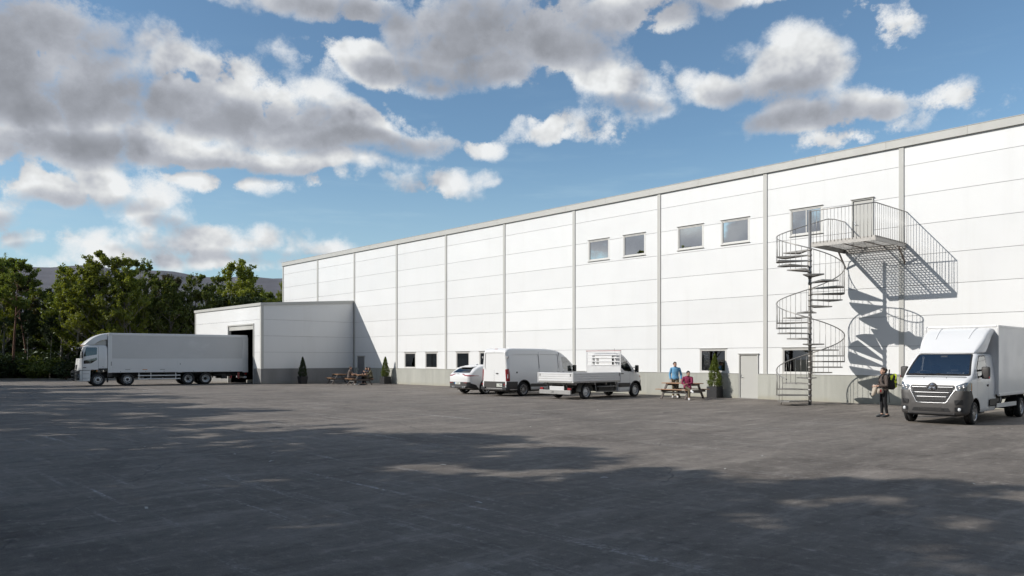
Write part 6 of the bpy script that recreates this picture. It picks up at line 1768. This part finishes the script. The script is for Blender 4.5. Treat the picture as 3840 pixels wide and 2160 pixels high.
def drape(name, label, loc, rows, m):
    """cloth hanging over a forearm: rings of (x half, y half, centre x, centre y, z)"""
    mb = MB(); n = 18; vs = []
    for i, (a, b, cx, cy, z) in enumerate(rows):
        for k in range(n):
            q = 2 * pi * k / n; w = 1 + .14 * sin(3 * q + i * .5) + .07 * sin(7 * q + i)
            vs.append((cx + a * w * cos(q), cy + b * w * sin(q), z + .01 * sin(2 * q)))
    fs = [(i * n + k, i * n + (k + 1) % n, (i + 1) * n + (k + 1) % n, (i + 1) * n + k) for i in range(len(rows) - 1) for k in range(n)] + [tuple(reversed(range(n))), tuple((len(rows) - 1) * n + k for k in range(n))]
    mb.add(vs, fs, True)
    return mb
hd = MB(); q = Matrix.Rotation(WF, 3, 'Z')
ell(hd, woman_pt(0, -.095, 1.30), (.105, .055, .075), q); ell(hd, woman_pt(.075, -.03, 1.325), (.035, .07, .04), q); ell(hd, woman_pt(-.075, -.03, 1.325), (.035, .07, .04), q)
woman = [o for o in bpy.data.objects if o.get('label', '').startswith('woman in a grey hoodie')][0]
ho = hd.build('hood', MATS['cloth_taupe'], woman, smooth=True); ho.matrix_parent_inverse = (Matrix.Translation(WL) @ Matrix.Rotation(WF, 4, 'Z')).inverted()
t = thing('folded_jacket', 'cream jacket with a dark red print draped over the woman\'s forearms', 'jacket', tuple(woman_pt(0, .20, .70)), WF)
drape('x', '', 0, [(.09, .015, 0, .07, .325), (.125, .035, 0, .07, .335), (.13, .045, 0, .075, .30), (.125, .055, 0, .085, .20), (.11, .055, .01, .11, .09), (.09, .045, .02, .135, .02), (.05, .02, .02, .15, -.03)], None).build('cloth', MATS['cloth_cream'], t, smooth=True)
drape('x', '', 0, [(.05, .04, -.12, -.02, .22), (.055, .085, -.13, -.02, .20), (.05, .095, -.13, -.02, .12), (.045, .08, -.13, -.02, .06)], None).build('sleeve', MATS['cloth_cream'], t, smooth=True)
MB().add([(-.192, -.04, .18), (-.192, .01, .19), (-.192, .015, .11), (-.192, -.035, .10)], [(0, 1, 2, 3)]).build('print', MATS['letter_red'], t)
MB().add([(-.185, -.022, .20), (-.19, -.005, .20), (-.192, -.005, .18), (-.192, -.022, .18)], [(0, 1, 2, 3)]).build('print', MATS['letter_red'], t)

# ------------------------------------------------------------------ trees
def make_tree(kind, seed):
    """returns (trunk mesh, crown mesh) for a tree about 10 m tall"""
    rng = random.Random(seed); tr = MB(); cr = MB(); H = 10.0
    def branch(p, d, L, r, depth, tips):
        pts = [Vector(p)]; n = 5 if depth == 0 else 4; q = Vector(p); dd = Vector(d)
        for i in range(n):
            dd = (dd + Vector((rng.uniform(-.18, .18), rng.uniform(-.18, .18), rng.uniform(-.02, .16)))).normalized(); q = q + dd * L / n; pts.append(q.copy())
        tr.tube(pts, [r * (1 - .75 * i / n) for i in range(n + 1)], 5 if depth else 6, caps=False)
        if depth < 2:
            for k in range(6 if depth == 0 else 4):
                f = rng.uniform(.35, 1.0); i = min(n - 1, int(f * n)); b = pts[i].lerp(pts[i + 1], f * n - i)
                a = rng.uniform(0, 6.28); e = (dd * .75 + Vector((cos(a), sin(a), rng.uniform(-.1, .5))) * .8).normalized()
                branch(b, e, L * rng.uniform(.35, .6), r * .45, depth + 1, tips)
        if depth == 0: tips += [pts[-1], pts[-2], pts[-2].lerp(pts[-1], .5)]
        else: tips += [pts[-1], pts[-2], pts[-3], pts[-2].lerp(pts[-1], .5), pts[-3].lerp(pts[-2], .5)]
    # stem
    stems = 1 if kind != 'tall' else 2
    tips = []
    for s in range(stems):
        q = Vector((rng.uniform(-.1, .1) + .25 * s, rng.uniform(-.1, .1), -.1)); d = Vector((rng.uniform(-.06, .06) + .12 * s, rng.uniform(-.08, .08), 1)).normalized()
        pts = [q.copy()]; n = 12; Hs = H * (1.0 if s == 0 else .88)
        for i in range(n):
            d = (d + Vector((rng.uniform(-.07, .07), rng.uniform(-.07, .07), .05))).normalized(); q = q + d * Hs / n * (.98 if kind != 'pine' else 1); pts.append(q.copy())
        r0 = .15 if kind != 'pine' else .17
        tr.tube(pts, [max(.012, r0 * (1 - .92 * i / n)) for i in range(n + 1)], 8, caps=False)
        lo = {'tall': .16, 'mid': .20, 'pine': .58, 'under': .05}[kind]
        nb = {'tall': 17, 'mid': 24, 'pine': 15, 'under': 14}[kind]
        for k in range(nb):
            f = lo + (1 - lo) * (k + rng.random()) / nb * .97
            i = min(n - 1, int(f * n)); b = pts[i].lerp(pts[i + 1], f * n - i)
            a = k * 2.4 + rng.uniform(-.5, .5); g = (f - lo) / (1 - lo)
            wid = {'tall': 2.3 * (1 - g) ** .55 * (.55 + 1.2 * min(g * 3, 1) * .45) + .35, 'mid': 2.6 * sqrt(max(.05, 1 - (g * 1.6 - .55) ** 2)) + .2, 'pine': 2.1 * sqrt(max(.08, 1 - (g * 1.5 - .45) ** 2)) + .2, 'under': 2.4}[kind]
            rise = {'tall': .55 + .5 * g, 'mid': .25 + .5 * g, 'pine': .15 + .4 * g, 'under': .8}[kind]
            branch(b, Vector((cos(a), sin(a), rise)).normalized(), wid * rng.uniform(.75, 1.15), .045 * (1.1 - .7 * g), 0, tips)
        tips.append(pts[-1]); tips.append(pts[-2])
    n, size, rad = {'tall': (5, .115, .17), 'mid': (6, .13, .22), 'pine': (8, .12, .22), 'under': (10, .20, .6)}[kind]
    for q in tips:
        if rng.random() < (.10 if kind == 'tall' else .05): continue
        rr = rad * rng.uniform(.6, 1.3)
        leaf_quads(cr, q, int(n * rng.uniform(.6, 1.4)), rr, size, rng, .35, .75 if kind != 'pine' else .5)
    tm = bpy.data.meshes.new('trunk'); tm.from_pydata([tuple(v) for v in tr.v], [], tr.f); tm.polygons.foreach_set('use_smooth', [True] * len(tm.polygons))
    cm = bpy.data.meshes.new('crown'); cm.from_pydata(cr.v, [], cr.f)
    return tm, cm, max(v[2] for v in cr.v)
def make_bush(seed):
    rng = random.Random(seed); tr = MB(); cr = MB()
    for k in range(16):
        a = rng.uniform(0, 6.28); r = rng.uniform(.2, 1.0); h = rng.uniform(.5, 1.35) * (1.1 - .4 * r)
        p = [Vector((0, 0, 0)), Vector((r * cos(a) * .45, r * sin(a) * .45, h * .6)), Vector((r * cos(a), r * sin(a), h))]
        tr.tube(p, [.02, .013, .006], 5, caps=False)
        leaf_quads(cr, p[2], 70, .32, .085, rng, .4, .8); leaf_quads(cr, p[1], 45, .32, .085, rng, .4, .8)
    tm = bpy.data.meshes.new('stems'); tm.from_pydata([tuple(v) for v in tr.v], [], tr.f)
    cm = bpy.data.meshes.new('foliage'); cm.from_pydata(cr.v, [], cr.f)
    return tm, cm, max(v[2] for v in cr.v)
PROTO = {}
def proto(kind, seed, bark, leaf):
    key = (kind, seed, bark, leaf)
    if key not in PROTO:
        src = (kind, seed)
        if src not in PROTO: PROTO[src] = make_tree(kind, seed) if kind != 'bush' else make_bush(seed)
        tm, cm, top = PROTO[src]; tm = tm.copy(); cm = cm.copy(); tm.materials.append(MATS[bark]); cm.materials.append(MATS[leaf]); PROTO[key] = (tm, cm, top)
    return PROTO[key]
TRNG = random.Random(42)
def cam_xy(px, Y):
    a = R(CAM_YAW); X = (px - 1920) / 2900 * Y
    return (X * cos(a) - Y * sin(a), X * sin(a) + Y * cos(a) - 32.8)
def plant(name, kind, seed, bark, leaf, xy, h, label, group, wide=1.0, cat='tree', parts=('trunk', 'crown')):
    tm, cm, top = proto(kind, seed, bark, leaf)
    k = h / top
    t = thing(name, label, cat, (xy[0], xy[1], -.03), TRNG.uniform(0, 6.28), group)
    t.scale = (k * wide, k * wide, k)
    for me, nm in ((tm, parts[0]), (cm, parts[1])):
        o = bpy.data.objects.new(nm, me); COL.objects.link(o); o.parent = t
    return t
def top_h(py, Y): return 1.88 + (1347 - py) * Y / 2900
# individually placed trees of the wood's edge: pixel column, distance, top row
EDGE = [
    ('tall_tree', 'tall', 1, 'bark_pale', 'leaf_bright', 385, 70.8, 933, 'tallest bright green tree, rising above the delivery truck cab', .98),
    ('tall_tree', 'tall', 2, 'bark_pale', 'leaf_bright', 468, 72, 950, 'bright green tree with a sparse top, just right of the tallest tree', .85),
    ('tall_tree', 'tall', 3, 'bark_pale', 'leaf_bright', 300, 71.3, 990, 'green tree with low branches over the delivery truck cab', 1.15),
    ('tall_tree', 'tall', 2, 'bark_pale', 'leaf_mid', 225, 76, 985, 'mid green tree left of the tallest tree, against the hill', 1.0),
    ('tall_tree', 'tall', 3, 'bark_pale', 'leaf_mid', 535, 74.5, 966, 'slim mid green tree with a narrow open top above the truck box', .8),
    ('dark_tree', 'mid', 4, 'bark', 'leaf_brown', 602, 82, 1022, 'rounded brown-green tree above the middle of the truck box', .9),
    ('tall_tree', 'tall', 1, 'bark_pale', 'leaf_mid', 655, 75, 1040, 'low mid green tree above the rear half of the truck box', 1.0),
    ('tall_tree', 'tall', 3, 'bark_pale', 'leaf_mid', 738, 76, 1022, 'pale mid green tree at the left corner of the annex', .9),
    ('tall_tree', 'tall', 2, 'bark_pale', 'leaf_mid', 812, 82, 1016, 'slender green tree with feathery top behind the annex', .8),
    ('tall_tree', 'tall', 1, 'bark_pale', 'leaf_bright', 908, 82, 972, 'bright green tree with open pointed top behind the annex', 1.0),
    ('dark_tree', 'mid', 5, 'bark', 'leaf_mid', 985, 92, 1085, 'dark green tree behind the right end of the annex roof', .8),
    ('tall_tree', 'tall', 3, 'bark', 'leaf_bright', 1062, 96, 1052, 'green tree peeping out at the left corner of the warehouse', .5),
    ('pine_tree', 'pine', 6, 'bark_pine', 'leaf_mid', 48, 71, 962, 'pine with a long bare reddish trunk near the left edge', .85),
    ('pine_tree', 'pine', 7, 'bark_pine', 'leaf_brown', 105, 80, 1003, 'dark bushy-topped pine against the hill near the left edge', .8),
    ('dark_tree', 'mid', 4, 'bark', 'leaf_dark', 170, 82, 1075, 'dark low tree in the gap below the hill', .9),
    ('tall_tree', 'tall', 2, 'bark_pale', 'leaf_bright', 14, 76, 945, 'green tree with thin top twigs at the left edge', .75),
]
for (nm, kind, seed, bark, leaf, px, Y, py, lab, wd) in EDGE:
    plant(nm, kind, seed, bark, leaf, cam_xy(px, Y), top_h(py, Y), lab, 'trees along the wood edge', wd)
# the wood behind: dark crowns and bare trunks that the photograph shows only as a dim mass of stems
k = 0
for row, (Y0, h0) in enumerate(((80, 8.2), (86, 8.6), (93, 9.0), (101, 9.6), (112, 10.2))):
    px = -420 + 37 * row
    while px < 1130:
        h = h0 * TRNG.uniform(.82, 1.08)
        xy = cam_xy(px, Y0 + TRNG.uniform(-2.5, 2.5) + (4.5 if px < 420 else 0))
        if not (xy[0] > -68 and xy[1] > -9.5):
            q = k % 4
            where = 'beyond the left edge of the view' if px < 0 else 'behind the reddish pine' if px < 160 else 'behind the truck cab' if px < 420 else 'above the truck box' if px < 720 else 'behind the annex roof'
            what = ('dark round-crowned tree', 'dim slender tree', 'broad dark tree', 'dark bare-trunked pine')[q]
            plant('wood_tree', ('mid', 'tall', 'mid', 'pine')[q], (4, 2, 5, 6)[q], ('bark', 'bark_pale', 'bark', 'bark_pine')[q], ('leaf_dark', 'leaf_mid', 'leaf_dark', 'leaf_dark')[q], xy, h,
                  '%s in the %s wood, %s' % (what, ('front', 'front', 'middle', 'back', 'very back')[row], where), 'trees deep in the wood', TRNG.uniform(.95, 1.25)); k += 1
        px += TRNG.uniform(85, 135)
# slim bare trunks at the front of the wood
for (px, Y, py, lab) in ((188, 72, 1180, 'slim pale leaning trunk left of the delivery truck'), (590, 76, 1120, 'thin bare trunk seen above the truck box'), (675, 77, 1110, 'thin pale trunk left of the annex corner'), (104, 76, 1150, 'thin dark trunk between the pine and the shrub')):
    plant('young_tree', 'pine', 8, 'bark_pale', 'leaf_dark', cam_xy(px, Y), top_h(py, Y), lab, 'slim young trees', .6)
for (px, Y, h) in ((-150, 67.5, 8.5), (-260, 66, 9.5), (-380, 65, 10.5), (-520, 64, 11)):
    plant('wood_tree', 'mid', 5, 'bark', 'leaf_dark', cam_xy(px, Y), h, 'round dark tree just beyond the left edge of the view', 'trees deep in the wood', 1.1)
# shrubs along the kerb
for i, (px, Y, h, w, leaf, lab) in enumerate((
    (150, 70.0, 2.25, 1.25, 'leaf_mid', 'broad sunlit shrub at the kerb left of the delivery truck'),
    (250, 69.5, 1.9, 1.15, 'leaf_dark', 'green shrub directly in front of the truck cab'),
    (35, 70.5, 2.1, 1.5, 'leaf_dark', 'dark shrub at the kerb below the reddish pine trunk'),
    (90, 72.5, 1.7, 1.3, 'leaf_dark', 'dark shrub behind the broad sunlit shrub'),
    (330, 73.0, 2.0, 1.5, 'leaf_dark', 'dark shrub behind the truck cab'),
    (-40, 70.0, 2.3, 1.6, 'leaf_dark', 'dark shrub cut off by the left edge'),
    (205, 73.5, 1.8, 1.6, 'leaf_dark', 'dark shrub between the two sunlit shrubs'))):
    plant('shrub', 'bush', 20 + i % 3, 'bark', leaf, cam_xy(px, Y), h, lab, 'shrubs along the kerb', w * 1.0, 'shrub', ('stems', 'foliage'))
for i in range(46):
    px = -380 + i * 26 + TRNG.uniform(-10, 10); Y = TRNG.uniform(74.5, 84); xy = cam_xy(px, Y)
    if xy[0] > -68 and xy[1] > -9.5: continue
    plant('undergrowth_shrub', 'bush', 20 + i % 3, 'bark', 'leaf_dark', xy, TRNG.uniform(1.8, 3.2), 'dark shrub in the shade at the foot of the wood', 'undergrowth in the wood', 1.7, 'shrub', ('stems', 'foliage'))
# trees left of and behind the photographer, whose shadows cross the yard
k = 0
for row in range(2):
    Y = -14 + 2.5 * row
    while Y < 50:
        X = -.78 * max(Y, 0) - 13.5 - 5.0 * row + TRNG.uniform(-1.6, 1.6) + min(Y, 0) * -.15
        a = R(CAM_YAW); xy = (X * cos(a) - Y * sin(a), X * sin(a) + Y * cos(a) - 32.8)
        h = TRNG.uniform(11.5, 15.0) * (1.18 if Y < 8 else 1.0)
        plant('yard_or_added_tree', ('tall', 'mid', 'tall')[k % 3], (1, 5, 3)[k % 3], 'bark', 'leaf_mid', xy, h, 'tall tree at the near edge of the yard', 'trees around the near side of the yard', 1.15); k += 1
        Y += TRNG.uniform(2.6, 4.2) if Y < 12 else TRNG.uniform(4.0, 6.2)

for i in range(44):      # unseen trees added behind the camera, tall enough to hold back sky light
    X = -34 + 2.1 * i + TRNG.uniform(-1, 1); Y = -11 - 9 * (i % 3) / 2 + TRNG.uniform(-1.5, 1.5) - max(0, X - 10) * .12
    a = R(CAM_YAW); xy = (X * cos(a) - Y * sin(a), X * sin(a) + Y * cos(a) - 32.8)
    if xy[1] > -46: xy = (xy[0], -46 - (i % 3) * 2)
    plant('yard_or_added_tree', ('mid', 'tall')[i % 2], (5, 1)[i % 2], 'bark', 'leaf_mid', xy, TRNG.uniform(19, 24), 'unseen tall tree added behind the camera to block sky light', 'trees around the near side of the yard', 1.15)

# ------------------------------------------------------------------ small things on the yard
mat('litter_pale', (.45, .44, .41), .8)
def scraps():
    rng = random.Random(5)
    spots = [(1018, 1730), (548, 1905), (1792, 1885), (1990, 1601), (1026, 1770 - 70), (2720, 1759), (2265, 1792), (878, 1704), (545, 1676), (3648, 1815), (3740, 1604), (3790, 1607), (1660, 1744), (2240, 1537), (2860, 1711)]
    for i, (px, py) in enumerate(spots):
        g = proj_pt(px, py); a = rng.uniform(0, 3.1); w, l = rng.uniform(.012, .02), rng.uniform(.03, .07)
        M = Matrix.Translation((g.x, g.y, .003)) @ Matrix.Rotation(a, 4, 'Z')
        m = MB(); vs = [(-l, -w, 0), (0, -w * 1.2, .010), (l, -w * .8, .002), (l * 1.05, w, .004), (0, w, .014), (-l * .9, w * 1.1, .001)]
        m.add([M @ Vector(v) for v in vs], [(0, 1, 4, 5), (1, 2, 3, 4)])
        o = m.build('leaf_litter', MATS['litter_pale'])
        tag(o, 'small pale scrap lying on the dark asphalt', 'litter', 'pale scraps on the asphalt')
scraps()
